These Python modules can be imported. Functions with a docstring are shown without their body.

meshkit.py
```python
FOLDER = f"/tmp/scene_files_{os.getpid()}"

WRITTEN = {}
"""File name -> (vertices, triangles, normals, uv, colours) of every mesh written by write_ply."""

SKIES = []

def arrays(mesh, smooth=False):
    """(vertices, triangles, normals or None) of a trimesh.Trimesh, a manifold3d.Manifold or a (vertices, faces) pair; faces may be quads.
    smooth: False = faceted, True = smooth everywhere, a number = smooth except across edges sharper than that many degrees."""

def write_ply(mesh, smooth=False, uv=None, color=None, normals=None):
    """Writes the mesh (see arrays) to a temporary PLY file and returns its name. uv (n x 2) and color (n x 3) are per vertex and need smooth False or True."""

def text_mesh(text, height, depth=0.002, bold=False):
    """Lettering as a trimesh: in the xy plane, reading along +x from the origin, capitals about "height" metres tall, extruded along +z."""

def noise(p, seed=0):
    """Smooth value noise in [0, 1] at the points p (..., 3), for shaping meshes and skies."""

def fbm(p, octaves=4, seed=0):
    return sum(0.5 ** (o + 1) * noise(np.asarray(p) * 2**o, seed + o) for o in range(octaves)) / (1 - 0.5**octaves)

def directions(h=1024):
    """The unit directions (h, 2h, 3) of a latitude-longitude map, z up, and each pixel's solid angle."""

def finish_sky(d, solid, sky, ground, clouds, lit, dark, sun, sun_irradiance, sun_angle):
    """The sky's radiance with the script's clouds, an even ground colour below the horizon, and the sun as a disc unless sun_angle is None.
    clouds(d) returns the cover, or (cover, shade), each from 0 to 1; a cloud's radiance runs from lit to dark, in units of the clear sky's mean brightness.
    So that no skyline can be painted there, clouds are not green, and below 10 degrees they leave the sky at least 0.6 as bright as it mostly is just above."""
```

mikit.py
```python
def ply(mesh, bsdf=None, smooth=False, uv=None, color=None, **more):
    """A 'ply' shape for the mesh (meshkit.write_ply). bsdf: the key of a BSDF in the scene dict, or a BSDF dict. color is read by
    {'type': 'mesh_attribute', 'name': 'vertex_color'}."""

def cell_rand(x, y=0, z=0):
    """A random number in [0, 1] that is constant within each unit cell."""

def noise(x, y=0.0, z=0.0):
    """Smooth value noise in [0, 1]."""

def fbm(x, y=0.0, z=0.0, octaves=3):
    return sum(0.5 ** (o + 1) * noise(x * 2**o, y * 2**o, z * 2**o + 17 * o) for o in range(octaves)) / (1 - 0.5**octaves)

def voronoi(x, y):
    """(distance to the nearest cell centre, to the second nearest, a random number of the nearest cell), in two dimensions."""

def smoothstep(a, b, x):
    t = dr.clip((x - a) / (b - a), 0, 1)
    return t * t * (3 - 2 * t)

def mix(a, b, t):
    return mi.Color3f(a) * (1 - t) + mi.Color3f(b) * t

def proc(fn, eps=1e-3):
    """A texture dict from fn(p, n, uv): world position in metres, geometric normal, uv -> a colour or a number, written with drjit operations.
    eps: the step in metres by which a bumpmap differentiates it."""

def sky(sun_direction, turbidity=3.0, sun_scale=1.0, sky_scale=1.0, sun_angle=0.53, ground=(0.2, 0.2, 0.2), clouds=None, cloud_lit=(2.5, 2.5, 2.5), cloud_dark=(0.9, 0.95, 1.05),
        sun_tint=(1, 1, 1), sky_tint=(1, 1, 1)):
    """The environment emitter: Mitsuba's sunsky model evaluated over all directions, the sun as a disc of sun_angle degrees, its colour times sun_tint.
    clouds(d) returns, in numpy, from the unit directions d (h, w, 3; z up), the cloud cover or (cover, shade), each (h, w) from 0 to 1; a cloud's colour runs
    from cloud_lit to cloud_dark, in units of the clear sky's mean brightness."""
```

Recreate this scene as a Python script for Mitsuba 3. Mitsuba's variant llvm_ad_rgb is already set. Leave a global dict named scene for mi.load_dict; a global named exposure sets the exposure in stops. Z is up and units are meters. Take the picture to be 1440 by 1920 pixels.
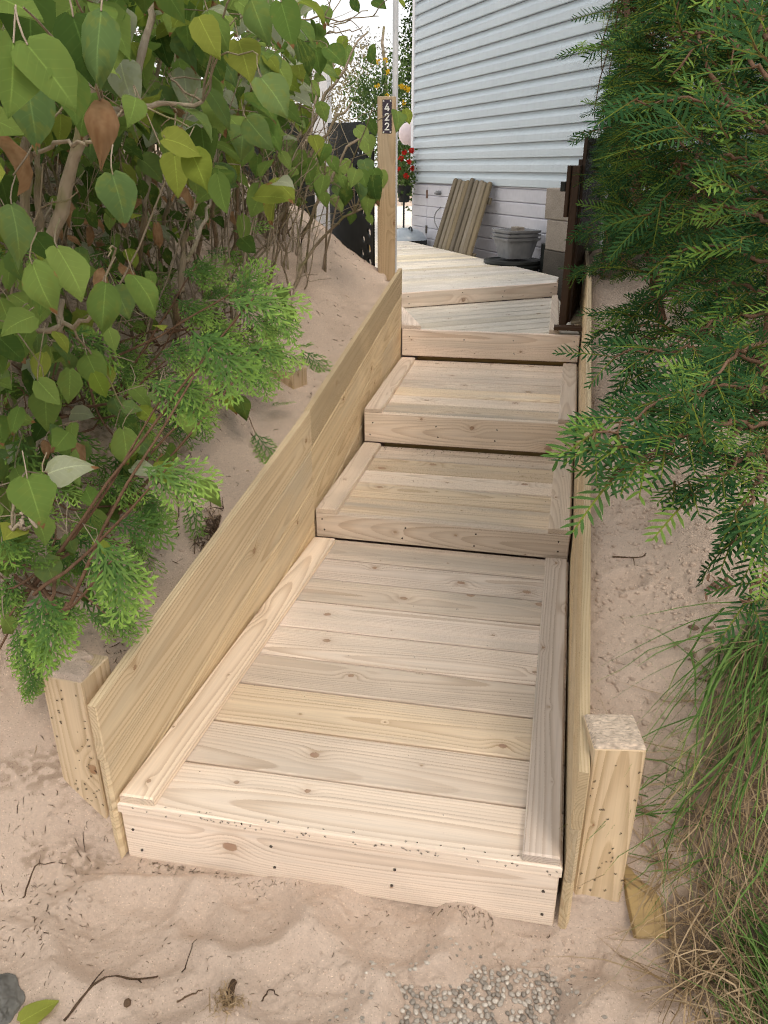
import math
import numpy as np, trimesh, shapely, drjit as dr, mitsuba as mi, mikit, meshkit
from mikit import proc, noise, fbm, voronoi, cell_rand, smoothstep, mix, ply
from scipy.spatial.transform import Rotation
from scipy.interpolate import RegularGridInterpolator

T = mi.ScalarTransform4f
scene, labels = {'type': 'scene'}, {}

# ---------------------------------------------------------------- camera, light, exposure
CAM = np.array([0.0, 0.0, 1.4625]); PITCH = math.radians(24.1)
scene['camera'] = dict(type='perspective', fov=2 * math.degrees(math.atan(720 / 1445)), fov_axis='x', near_clip=0.02, far_clip=500.0,
                       to_world=T().look_at(origin=CAM.tolist(), target=(CAM + [0, math.cos(PITCH), -math.sin(PITCH)]).tolist(), up=[0, 0, 1]))
scene['sky'] = mikit.sky((0.24, -0.62, 0.74), turbidity=3, sun_scale=0.24, sun_angle=20, sun_tint=(0.95, 1.0, 1.12), clouds=lambda d: 1.0, cloud_lit=(2.5, 2.5, 2.5), ground=(0.3, 0.27, 0.24))
exposure = 2.35

# ---------------------------------------------------------------- helpers
rng = np.random.default_rng(7)
counts = {}
def numbered(key):
    n = counts.get(key, -1) + 1
    counts[key] = n
    return key if n == 0 else f'{key}_{n:03d}'
def add(name, mesh, bsdf, parent=None, smooth=False, uv=None, color=None, **more):
    key = numbered(f'{parent}__{name}' if parent else name)
    scene[key] = ply(mesh, bsdf, smooth=smooth, uv=uv, color=color, **more)
    return key
def tag(key, label=None, cat=None, group=None, kind=None):
    d = labels.setdefault(key, {})
    for k, v in (('label', label), ('category', cat), ('group', group), ('kind', kind)):
        if v: d[k] = v
    return key
def thing(name, label, cat, group=None, kind=None):
    return tag(numbered(name), label, cat, group, kind)
def struct(name, mesh, bsdf, smooth=True, label=None, uv=None):
    k = add(name, mesh, bsdf, smooth=smooth, uv=uv)
    tag(k, label, None, None, 'structure')
    return k
def unit(a):
    a = np.asarray(a, float)
    return a / (np.linalg.norm(a, axis=-1, keepdims=True) + 1e-12)
def cross(a, b):
    return np.array([a[1] * b[2] - a[2] * b[1], a[2] * b[0] - a[0] * b[2], a[0] * b[1] - a[1] * b[0]])
def unit1(a):
    return a / math.sqrt(a[0] * a[0] + a[1] * a[1] + a[2] * a[2])
class Soup:                                                    # collects vertices, triangles and uv of one mesh
    def __init__(self): self.v, self.f, self.t, self.n = [], [], [], 0
    def put(self, v, f, t=None):
        self.v.append(np.asarray(v, float)); self.f.append(np.asarray(f, int) + self.n); self.n += len(v)
        self.t.append(np.zeros((len(v), 2)) if t is None else np.asarray(t, float))
    def mesh(self): return (np.vstack(self.v), np.vstack(self.f))
    def uv(self): return np.vstack(self.t)
    def done(self, name, bsdf, parent=None, smooth=False): return add(name, self.mesh(), bsdf, parent, smooth, uv=self.uv() if isinstance(smooth, bool) else None)
BID = [0]
def slab(pts, nrm, th, ch=0.003, along=None, both=False, bid=None):
    """A board: convex outline pts (seen from the side nrm points to, counter-clockwise), th thick below it, top edges chamfered by ch.
    uv = (10*id + metres along the grain, metres across)."""
    if bid is None: BID[0] += 1; bid = BID[0]
    p, nrm = np.asarray(pts, float), unit(nrm); n = len(p)
    if np.dot(np.cross(p[1] - p[0], p[2] - p[0]), nrm) < 0: p = p[::-1]
    def inset(q, d):
        out = []
        for i in range(n):
            a, b, c = q[i - 1], q[i], q[(i + 1) % n]
            e1, e2 = unit(b - a), unit(c - b); m1, m2 = np.cross(nrm, e1), np.cross(nrm, e2)
            out.append(b + d * (m1 + m2) / max(1 + np.dot(m1, m2), .25))
        return np.array(out)
    rings = [inset(p, ch), p - nrm * ch, p - nrm * (th - (ch if both else 0))]
    if both: rings.append(inset(p, ch) - nrm * th)
    ax = unit(p[1] - p[0]) if along is None else unit(along)
    ay = np.cross(nrm, ax); c = p.mean(0)
    V, F, U = [], [], []
    def face(q):
        q = np.array(q); fn = np.cross(q[1] - q[0], q[2] - q[0]); fn = unit(fn)
        d = q - c; a, w, h = d @ ax, d @ ay, d @ nrm
        if abs(fn @ ax) > .8: uvq = np.stack([10 * bid + 4.4 + h, w], 1)
        elif abs(fn @ ay) > abs(fn @ nrm): uvq = np.stack([10 * bid + a, w.mean() + np.sign(fn @ ay) * (-h)], 1)
        else: uvq = np.stack([10 * bid + a, w + (0 if fn @ nrm > 0 else 3.0)], 1)
        k = len(V); V.extend(q); U.extend(uvq)
        for i in range(1, len(q) - 1): F.append([k, k + i, k + i + 1])
    face(rings[0]); face(rings[-1][::-1])
    for r0, r1 in zip(rings[:-1], rings[1:]):
        for i in range(n): face([r1[i], r1[(i + 1) % n], r0[(i + 1) % n], r0[i]])
    return (np.array(V), np.array(F)), np.array(U)
def board(name, pts, nrm, th, bsdf, parent, ch=0.003, along=None, both=False):
    m, uv = slab(pts, nrm, th, ch, along, both)
    return add(name, m, bsdf, parent, False, uv=uv)
def box_pts(cx, cy, z, lx, ly, yaw=0.0):
    c, s = math.cos(yaw), math.sin(yaw)
    return [[cx + c * a * lx / 2 - s * b * ly / 2, cy + s * a * lx / 2 + c * b * ly / 2, z] for a, b in ((-1, -1), (1, -1), (1, 1), (-1, 1))]
def tube(pts, rad, sides=6, cap=True):
    p = np.asarray(pts, float); r = np.broadcast_to(np.asarray(rad, float), (len(p),))
    t = unit(np.gradient(p, axis=0)); up = np.array([0.31, 0.2, 0.93]) if abs(t[:, 2]).mean() < .8 else np.array([1.0, 0.1, 0])
    a = unit(np.cross(t, up)); b = np.cross(t, a); g = np.arange(sides) * 2 * np.pi / sides
    v = p[:, None] + r[:, None, None] * (np.cos(g)[None, :, None] * a[:, None] + np.sin(g)[None, :, None] * b[:, None])
    i, j = np.meshgrid(np.arange(len(p) - 1), np.arange(sides), indexing='ij')
    A, B, C, D = i * sides + j, i * sides + (j + 1) % sides, (i + 1) * sides + (j + 1) % sides, (i + 1) * sides + j
    f = np.vstack([np.stack([A, C, B], -1).reshape(-1, 3), np.stack([A, D, C], -1).reshape(-1, 3)])
    v = v.reshape(-1, 3)
    if cap:
        v = np.vstack([v, p[:1], p[-1:]]); k = len(v)
        j = np.arange(sides)
        f = np.vstack([f, np.stack([np.full(sides, k - 2), j, (j + 1) % sides], 1), np.stack([np.full(sides, k - 1), (len(p) - 1) * sides + (j + 1) % sides, (len(p) - 1) * sides + j], 1)])
    return v, f
def spline(pts, n, jit=0.0, r=rng):
    p = np.asarray(pts, float); s = np.linspace(0, len(p) - 1, n); k = np.clip(s.astype(int), 0, len(p) - 2); t = (s - k)[:, None]
    pm, pn = p[np.maximum(k - 1, 0)], p[np.minimum(k + 2, len(p) - 1)]; a, b = p[k], p[k + 1]
    q = .5 * (2 * a + (b - pm) * t + (2 * pm - 5 * a + 4 * b - pn) * t**2 + (3 * a - pm - 3 * b + pn) * t**3)
    if jit: q[1:-1] += r.normal(0, jit, (n - 2, 3))
    return q
def revolve(prof, c, n=32, bsdf=None, squash=(1, 1)):
    g = np.linspace(0, 2 * np.pi, n, endpoint=False); prof = np.asarray(prof, float)
    v = np.stack([prof[:, None, 0] * np.cos(g) * squash[0] + c[0], prof[:, None, 0] * np.sin(g) * squash[1] + c[1], prof[:, None, 1] + 0 * g + c[2]], -1).reshape(-1, 3)
    i, j = np.meshgrid(np.arange(len(prof) - 1), np.arange(n), indexing='ij')
    q = np.stack([i * n + j, i * n + (j + 1) % n, (i + 1) * n + (j + 1) % n, (i + 1) * n + j], -1).reshape(-1, 4)
    return v, np.vstack([q[:, [0, 1, 2]], q[:, [0, 2, 3]]])
# ---------------------------------------------------------------- the layout, in metres (x right, y away, z up; the lowest riser stands on z = 0)
STEP = [  # front left, front right, back right, back left, height of the deck
    ((-.598, 1.312), (.363, 1.135), (.666, 2.467), (-.263, 2.665), .1625),
    ((-.263, 2.665), (.666, 2.467), (.851, 3.261), (-.096, 3.450), .2666),
    ((-.096, 3.450), (.851, 3.261), (1.102, 4.342), (.101, 4.529), .4250),
    ((.101, 4.529), (1.102, 4.342), (1.262, 5.752), (.113, 5.251), .6014)]
LY, LX, LZ = [1.300, 2.665, 4.560, 5.25, 9.0], [-.601, -.263, .103, .105, -.03], [.436, .668, .940]         # the left wall's inner face and its top
RY, RX, RZ = [1.125, 2.467, 4.342, 5.30], [.366, .672, 1.108, 1.30], [.424, .660, .90, 1.03]   # the right wall's
def lin(y, Y, X):
    y = np.asarray(y, float)
    return np.interp(y, Y, X) + np.where(y < Y[0], (y - Y[0]) * (X[1] - X[0]) / (Y[1] - Y[0]), 0) + np.where(y > Y[-1], (y - Y[-1]) * (X[-1] - X[-2]) / (Y[-1] - Y[-2]), 0)
def sst(a, b, x):
    t = np.clip((np.asarray(x, float) - a) / (b - a), 0, 1); return t * t * (3 - 2 * t)
def n2(x, y, s, seed=0, oct=3):
    x, y = np.broadcast_arrays(x, y)
    return meshkit.fbm(np.stack([x * s, y * s, np.full(x.shape, .5)], -1), oct, seed) - .5
def left_bank(x, y):
    off = lin(y, LY, LX) - .022 - x
    ramp = sst(1.16, 1.62, y + .10 * np.clip(off, 0, 1) + .05 * n2(x, y, 5, 3))
    far = sst(5.2, 6.6, y)
    top = np.interp(y, [1.3, 2.665, 3.2, 4.0, 4.56, 5.5], [.405, .60, .655, .79, .89, .93])
    o = np.clip(off, 0, 9)
    h = top - .02 + .55 * np.minimum(o, 1.15) * sst(-.1, .5, o) + .18 * np.maximum(o - 1.15, 0).clip(0, 2) + .06 * n2(x, y, 2.2, 11) * sst(0, .3, o)
    h = h * (1 - far) + .5 * far
    h = h * ramp + .03 * (1 - ramp) + .05 * np.clip(off, 0, 1) * (1 - ramp)
    return np.where(y < 1.3, h * sst(0, .16 + 1.2 * np.clip(1.3 - y, 0, .3), off), h)
def right_bank(x, y):
    off = x - lin(y, RY, RX) - .022
    o = np.clip(off, 0, 9)
    ramp = sst(1.05, 1.46, y + .16 * np.clip(o - .12, 0, 1.0) + .05 * n2(x, y, 5, 31))
    top = np.interp(y, [1.1, 2.467, 4.342, 5.3, 7.], [.395, .63, .86, .97, 1.0])
    h = top - .03 + .30 * np.minimum(o, 1.3) * sst(0, .3, o) + .05 * n2(x, y, 2.5, 12) * sst(0, .3, o)
    far = sst(5.5, 7.0, y) * (1 - sst(.8, 1.4, o))
    h = h * (1 - far) + .5 * far
    h = h * ramp + (.01 + .12 * np.clip(o - .2, 0, 1)) * (1 - ramp)
    return np.where(y < 1.13, h * sst(0, .20, off), h)
def ground_z(x, y, micro=True):
    x, y = np.broadcast_arrays(np.asarray(x, float), np.asarray(y, float))
    il, ir = lin(y, LY, LX), lin(y, RY, RX)
    past = y > 4.56
    inside = np.interp(y, [0, 2.6, 2.7, 3.4, 3.5, 4.5, 4.6, 5.2], [0, 0, .09, .09, .24, .24, .40, .46])
    h = np.where(x < il - .011, left_bank(x, y), np.where(x > ir + .011, right_bank(x, y), inside))
    p = sst(4.8, 5.3, y); o = il - x                                     # past the wall's end the bank runs down to the deck
    h = np.where((x < il - .011) & past, .55 + (h - .55) * sst(.02 + .28 * p, .10 + .6 * p, o), h)
    if micro:
        bank = np.clip(np.maximum(il - x, x - ir) * 8, 0, 1)
        a = np.where(y < 1.25, 1.0, bank * .8)
        d = .026 * n2(x, y, 3.1, 21) + .015 * n2(x, y, 8, 22) + .011 * n2(x, y, 22, 23) + .009 * n2(x, y, 55, 24, 2)
        rip = np.sin(70 * (y + .25 * x + .10 * n2(x, y, 5, 25))) * .004 * sst(-.05, .08, n2(x, y, 6, 26)) * (y < 1.2)
        for fx, fy, r, dep in ((-.30, 1.16, .10, .022), (-.52, 1.12, .13, .025), (.02, 1.14, .12, .02), (.28, 1.06, .13, .03), (-.42, 1.0, .08, .016), (-.15, 1.0, .1, .014), (.52, 1.06, .12, .02),
                               (.62, 1.75, .05, .02), (.75, 2.0, .06, .02), (-.75, 1.9, .06, .02), (-.45, 2.9, .07, .02), (.48, 1.62, .03, .02)):
            q = np.hypot((x - fx) * .8, y - fy) + .03 * n2(x, y, 9, 27)
            d = d - dep * (1 - sst(r * .55, r, q)) + dep * .7 * np.exp(-((q - r * 1.12) / (r * .22))**2)
        slabm = sst(0, .05, np.minimum(np.minimum(x - .0 - .12 * n2(x, y, 13, 5), .36 - x + .05 * n2(x, y, 15, 7)), 1.045 - y + .09 * n2(x, y, 14, 6)))
        h = h + (d + rip) * a * (1 - slabm * .93) - slabm * (.052 - .03 * np.clip(n2(x, y, 16, 8), 0, 1))
        near = np.exp(-((np.maximum(np.abs(x - .0) - .6, 0)) / .1)**2) * np.exp(-((y - (1.19 - .183 * x)) / .035)**2)
        h = h - near * .6 * np.maximum(h - .006, 0) * (y < 1.35)
    return h
def axis(parts):
    return np.unique(np.concatenate([np.linspace(a, b, n) for a, b, n in parts]))
off = axis([(0, .5, 56), (.5, 1.2, 56), (1.2, 2.4, 40), (2.4, 8, 30), (8, 90, 22)])
ys = axis([(-60, -4, 10), (-4, .2, 24), (.2, .85, 40), (.85, 1.7, 110), (1.7, 3.2, 130), (3.2, 5.2, 100), (5.2, 8, 50), (8, 24, 30), (24, 140, 20)])
S = np.concatenate([-(off[::-1] + .014), [-.008], np.linspace(0, 1, 112), [1.008], 1 + off + .014])
Yg, Sg = np.meshgrid(ys, S, indexing='ij')
Yl = np.clip(Yg, 0.2, 7.0)
il, ir = lin(Yl, LY, LX), lin(Yl, RY, RX)
Xg = np.where(Sg < 0, il + Sg, np.where(Sg > 1, ir + (Sg - 1), il + (ir - il) * np.clip(Sg, 0, 1)))
Zg = ground_z(Xg, Yg)
nr, nc = Xg.shape
ii, jj = np.meshgrid(np.arange(nr - 1), np.arange(nc - 1), indexing='ij')
q = np.stack([ii * nc + jj, ii * nc + jj + 1, (ii + 1) * nc + jj + 1, (ii + 1) * nc + jj], -1).reshape(-1, 4)
SAND = (np.stack([Xg, Yg, Zg], -1).reshape(-1, 3), np.vstack([q[:, [0, 1, 2]], q[:, [0, 2, 3]]]))

_gx, _gy = np.arange(-2.6, 2.6, .0065), np.arange(.3, 5.2, .008)
_gm = ground_z(*np.meshgrid(_gx, _gy, indexing='xy'))
def gtop(x, y):
    """The sand's height from a table, quick enough for thousands of lookups."""
    i, j = np.clip((np.asarray(y, float) - .3) / .008, 0, _gm.shape[0] - 1.001), np.clip((np.asarray(x, float) + 2.6) / .0065, 0, _gm.shape[1] - 1.001)
    a, b = i.astype(int), j.astype(int); s, t = i - a, j - b
    return (_gm[a, b] * (1 - t) + _gm[a, b + 1] * t) * (1 - s) + (_gm[a + 1, b] * (1 - t) + _gm[a + 1, b + 1] * t) * s
# ---------------------------------------------------------------- materials
def pr(color, rough=.6, spec=.35, bump=None, **more):
    c = color if isinstance(color, dict) else {'type': 'rgb', 'value': list(map(float, color))}
    b = dict(type='principled', base_color=c, roughness=rough, specular=spec, **more)
    if bump: b = {'type': 'bumpmap', 'arbitrary': proc(bump[0], bump[2] if len(bump) > 2 else 5e-4), 'scale': bump[1], 'bsdf': b}
    return {'type': 'twosided', 'bsdf': b}
def wood(early, late, grey, tone, knotty=.7, ring=.34):
    """Sawn softwood: growth rings cut by the board's face, knots that bend them, streaks, stains; uv as in slab()."""
    def fn(p, n, uv):
        k = dr.floor(uv.x / 10 + .5); a = uv.x - 10 * k; w = uv.y
        h1, h2, h3, h4, h5 = (cell_rand(k, 3 + i, 7) for i in range(5))
        end = smoothstep(4.25, 4.3, a)
        al = dr.select(a > 4.2, 0, a)
        s = al + 37 * h1
        yc = (h1 - .5) * .11 + .020 * (noise(s * 1.7, 4.1 * k) - .5)
        d = .012 + .060 * h2 + .05 * noise(s * .9, 9.3 + k) * (1 + h4)
        warp, knot, halo = mi.Float(0), mi.Float(0), mi.Float(0)
        for c in (-1, 0, 1):
            cx = dr.floor(s / .27) + c
            on = dr.select(cell_rand(cx, k, 5) < knotty, 1.0, 0.0)
            kx, ky = (cx + .2 + .6 * cell_rand(cx, k, 8)) * .27, (cell_rand(cx, k, 9) - .5) * .125
            kr = .0022 + .0130 * cell_rand(cx, k, 11) ** 3
            dx, dy = s - kx, w - ky
            q = dr.sqrt(dr.square(dx * .75) + dr.square(dy))
            warp += on * kr * 1.5 * dr.exp(-dr.square(dx * .45 / (kr * 2)) - dr.square(dy / (kr * 2.6)))
            q2 = q + .0022 * (noise(dx * 160, dy * 160, k) - .5)
            knot += on * smoothstep(kr * 1.05, kr * .8, q2)
            halo += on * dr.exp(-dr.square(q / (kr * 2.1)))
        z = dr.select(a > 4.2, (a - 4.4), 0)
        r = dr.sqrt(dr.square(w - yc + .004 * (noise(s * 6, w * 25, k) - .5)) + dr.square(d + z)) + warp
        ph = r * (105 + 90 * h3) + 1.2 * (noise(s * 2.2, w * 14, 3 + k) - .5)
        t = ph - dr.floor(ph)
        line = smoothstep(.30, .92, t) * (1 - smoothstep(.93, 1.0, t))
        line *= .45 + .75 * noise(dr.floor(ph) * 3.7, k)
        fib = .6 * (fbm(s * 9, w * 420, k) - .5) + .6 * (fbm(s * 1.6, w * 70, k + 3) - .5)
        col = mix(early, late, dr.clip(ring * line + .36 * halo, 0, 1))
        col = col * mix((1, 1, 1), (1.0, .95, .82), .9 * smoothstep(.70, .95, cell_rand(k * 1.7 + 3, k, 13))) * mix((1, 1, 1), (1.04, 1.06, 1.12), smoothstep(.45, .95, cell_rand(k + 5, k * 2.3, 17)))
        st = smoothstep(.48, .78, fbm(s * 2.1, w * 11, 5 + k))
        col = mix(col, mi.Color3f(grey) * (.92 + .3 * h5), .55 * st * (.35 + h4))
        wear = smoothstep(.55, .75, fbm(s * 3.3 + 8, w * 5, k + 2))
        col = col * (1 + .30 * fib) * (1 + tone * (h5 - .5) + .10 * wear)
        col = mix(col, mi.Color3f(early) * mi.Color3f(.50, .36, .29), knot * (.62 + .3 * noise(s * 90, w * 90)))
        return dr.clip(col * (1 - .18 * end), .01, .95)
    return fn
M = scene
M['new_deal'] = pr(proc(wood((.66, .555, .455), (.40, .285, .19), (.47, .41, .345), .40, .8, .52)), .55, .3)
M['pale_deal'] = pr(proc(wood((.60, .555, .48), (.41, .35, .28), (.46, .43, .385), .26, .5, .42)), .55, .3)
M['wall_deal'] = pr(proc(wood((.56, .44, .275), (.31, .195, .09), (.46, .39, .28), .40, .5, .48)), .55, .3)
M['post_deal'] = pr(proc(wood((.54, .41, .26), (.29, .185, .085), (.47, .385, .275), .08, .2, .6)), .6, .25)
M['grey_wood'] = pr(proc(wood((.20, .165, .115), (.085, .066, .045), (.17, .15, .125), .5, .3)), .8, .15)
M['dark_wood'] = pr(proc(wood((.050, .026, .014), (.022, .012, .008), (.035, .022, .015), .4, .2)), .5, .3)
M['old_deal'] = pr(proc(wood((.44, .335, .225), (.25, .165, .095), (.36, .30, .225), .1, .3, .55)), .65, .25)
M['yellow_wood'] = pr(proc(wood((.36, .245, .10), (.22, .13, .045), (.31, .22, .105), .2, .2)), .6, .25)
def sand_col(p, n, uv):
    g = fbm(p.x * 420, p.y * 420, p.z * 420, 2)
    m = fbm(p.x * 3.1 + 5, p.y * 3.1, p.z * 2, 3)
    damp = smoothstep(.52, .70, fbm(p.x * 2.3, p.y * 2.3 + 9, p.z * 2, 3))
    c = mix((.41, .325, .262), (.49, .39, .318), m)
    c = mix(c, (.31, .24, .188), .45 * damp)
    deep = smoothstep(.47, .60, fbm(p.x * 7, p.y * 7 + 4, p.z * 7, 4)) * smoothstep(.35, .65, noise(p.x * 90, p.y * 90, p.z * 90))
    c = mix(c, (.17, .115, .075), .5 * deep * dr.select((p.x < -.62) & (p.y > 1.1), 1, 0))          # plant mould mixed into the sand under the shrubs
    ed = fbm(p.x * 13, p.y * 13, p.z * 5, 4) - .5
    soil = smoothstep(-.02, .05, p.x - .60 - .7 * dr.maximum(p.y - 1.22, 0) - .25 * dr.maximum(.98 - p.y, 0) + .22 * ed) * smoothstep(1.62, 1.50, p.y + .3 * ed)
    c = mix(c, mix((.085, .06, .04), (.21, .155, .105), fbm(p.x * 50, p.y * 50, p.z * 50)), .85 * soil * dr.select(p.x > .4, 1, 0))   # thatch and mould under the grass
    fl = cell_rand(dr.floor(p.x * 700), dr.floor(p.y * 700), dr.floor(p.z * 700))
    c = c * (.82 + .36 * g)
    return dr.clip(dr.select(fl > .985, c * .5, dr.select(fl < .012, c * 1.5, c)), .01, .9)
def sand_bump(p, n, uv): return fbm(p.x * 62, p.y * 62, p.z * 62, 4) + .7 * noise(p.x * 27, p.y * 27, p.z * 27)
M['sand_grain'] = pr(proc(sand_col), .95, .08, (sand_bump, .010, 8e-4))
def flake_col(p, n, uv):
    return mix((.46, .37, .29), (.60, .50, .40), noise(p.x * 260, p.y * 260, p.z * 260)) * (.55 + .75 * noise(p.x * 120, p.y * 520, p.z * 200))
M['sand_crust'] = pr(proc(flake_col), .95, .08, (lambda p, n, uv: fbm(p.x * 190, p.y * 190, p.z * 190, 3), .006, 8e-4))
M['vinyl'] = pr(proc(lambda p, n, uv: mix((.43, .495, .535), (.51, .575, .61), fbm(p.x * 2, p.y * 2, p.z * 3)) * (.97 + .06 * noise(p.x * 60, p.y * 60, p.z * 4))), .42, .45)
M['plinth_white'] = pr(proc(lambda p, n, uv: mix((.46, .46, .50), (.58, .575, .61), fbm(p.x * 3, p.y * 3, p.z * 7)) * (.95 + .1 * noise(p.x * 70, p.y * 70, p.z * 30))), .5, .35)
M['white_paint'] = pr(proc(lambda p, n, uv: mix((.70, .70, .73), (.80, .80, .82), fbm(p.x * 5, p.y * 5, p.z * 2))), .4, .4)
M['zinc'] = pr(proc(lambda p, n, uv: mix((.50, .51, .54), (.66, .67, .69), noise(p.x * 30, p.y * 30, p.z * 4))), .4, .5)
M['grey_plastic'] = pr(proc(lambda p, n, uv: mix((.16, .165, .175), (.27, .275, .285), fbm(p.x * 16, p.y * 16, p.z * 16)) * (.9 + .2 * noise(p.x * 90, p.y * 90, p.z * 20))), .55, .35)
M['blue_plastic'] = pr(proc(lambda p, n, uv: mix((.012, .018, .075), (.025, .032, .11), fbm(p.x * 9, p.y * 9, p.z * 9))), .4, .45)
M['black_plastic'] = pr(proc(lambda p, n, uv: mix((.011, .013, .012), (.024, .027, .025), fbm(p.x * 14, p.y * 14, p.z * 14))), .5, .35)
M['lid_plastic'] = pr(proc(lambda p, n, uv: mix((.27, .32, .37), (.38, .43, .48), fbm(p.x * 10, p.y * 10, p.z * 10))), .25, .5)
M['rusty_steel'] = pr(proc(lambda p, n, uv: mix((.10, .055, .035), (.26, .19, .16), fbm(p.x * 60, p.y * 60, p.z * 60))), .7, .4)
M['concrete'] = pr(proc(lambda p, n, uv: mix((.24, .205, .17), (.37, .325, .275), fbm(p.x * 9, p.y * 9, p.z * 9)) * (.7 + .5 * noise(p.x * 210, p.y * 210, p.z * 210))), .95, .1, (lambda p, n, uv: fbm(p.x * 120, p.y * 120, p.z * 120), .006))
M['dark_concrete'] = pr(proc(lambda p, n, uv: mix((.075, .068, .058), (.14, .125, .105), fbm(p.x * 9, p.y * 9, p.z * 9)) * (.7 + .5 * noise(p.x * 210, p.y * 210, p.z * 210))), .95, .1, (lambda p, n, uv: fbm(p.x * 120 + 3, p.y * 120, p.z * 120), .006))
M['pebble_stone'] = pr(proc(lambda p, n, uv: mix((.19, .165, .14), (.50, .45, .39), cell_rand(dr.floor(uv.x), 3)) * (.8 + .4 * noise(p.x * 300, p.y * 300, p.z * 300))), .7, .3)
M['rock_stone'] = pr(proc(lambda p, n, uv: mix((.06, .06, .055), (.22, .215, .20), fbm(p.x * 40, p.y * 40, p.z * 40, 4))), .8, .3, (lambda p, n, uv: fbm(p.x * 150, p.y * 150, p.z * 150), .01))
M['sign_plate'] = pr((.035, .024, .040), .35, .45)
M['sign_white'] = pr((.78, .78, .76), .4, .4)
M['ant_black'] = pr((.016, .010, .008), .35, .4)
M['screw_steel'] = pr((.05, .042, .035), .5, .5)
def litter_col(p, n, uv):
    h = cell_rand(dr.floor(uv.x), 5)
    return mix(mix((.05, .033, .022), (.13, .085, .055), h), (.30, .22, .14), smoothstep(.86, .95, h)) * (.8 + .4 * noise(p.x * 300, p.y * 300, p.z * 300))
M['litter'] = pr(proc(litter_col), .9, .1)
def bark_col(p, n, uv):
    h = cell_rand(dr.floor(uv.x), 9)
    f = fbm(p.x * 60, p.y * 60, p.z * 22, 3)
    c = mix(mix((.16, .12, .08), (.31, .25, .175), f), mix((.27, .215, .16), (.46, .39, .31), f), h)
    return mix(c, (.15, .16, .045), .5 * smoothstep(.55, .7, fbm(p.x * 14, p.y * 14, p.z * 9)))
M['bark'] = pr(proc(bark_col), .9, .12, (lambda p, n, uv: fbm(p.x * 240, p.y * 240, p.z * 60), .004))
M['red_bark'] = pr(proc(lambda p, n, uv: mix((.10, .058, .038), (.21, .13, .085), fbm(p.x * 90, p.y * 90, p.z * 25))), .9, .12)
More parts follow.
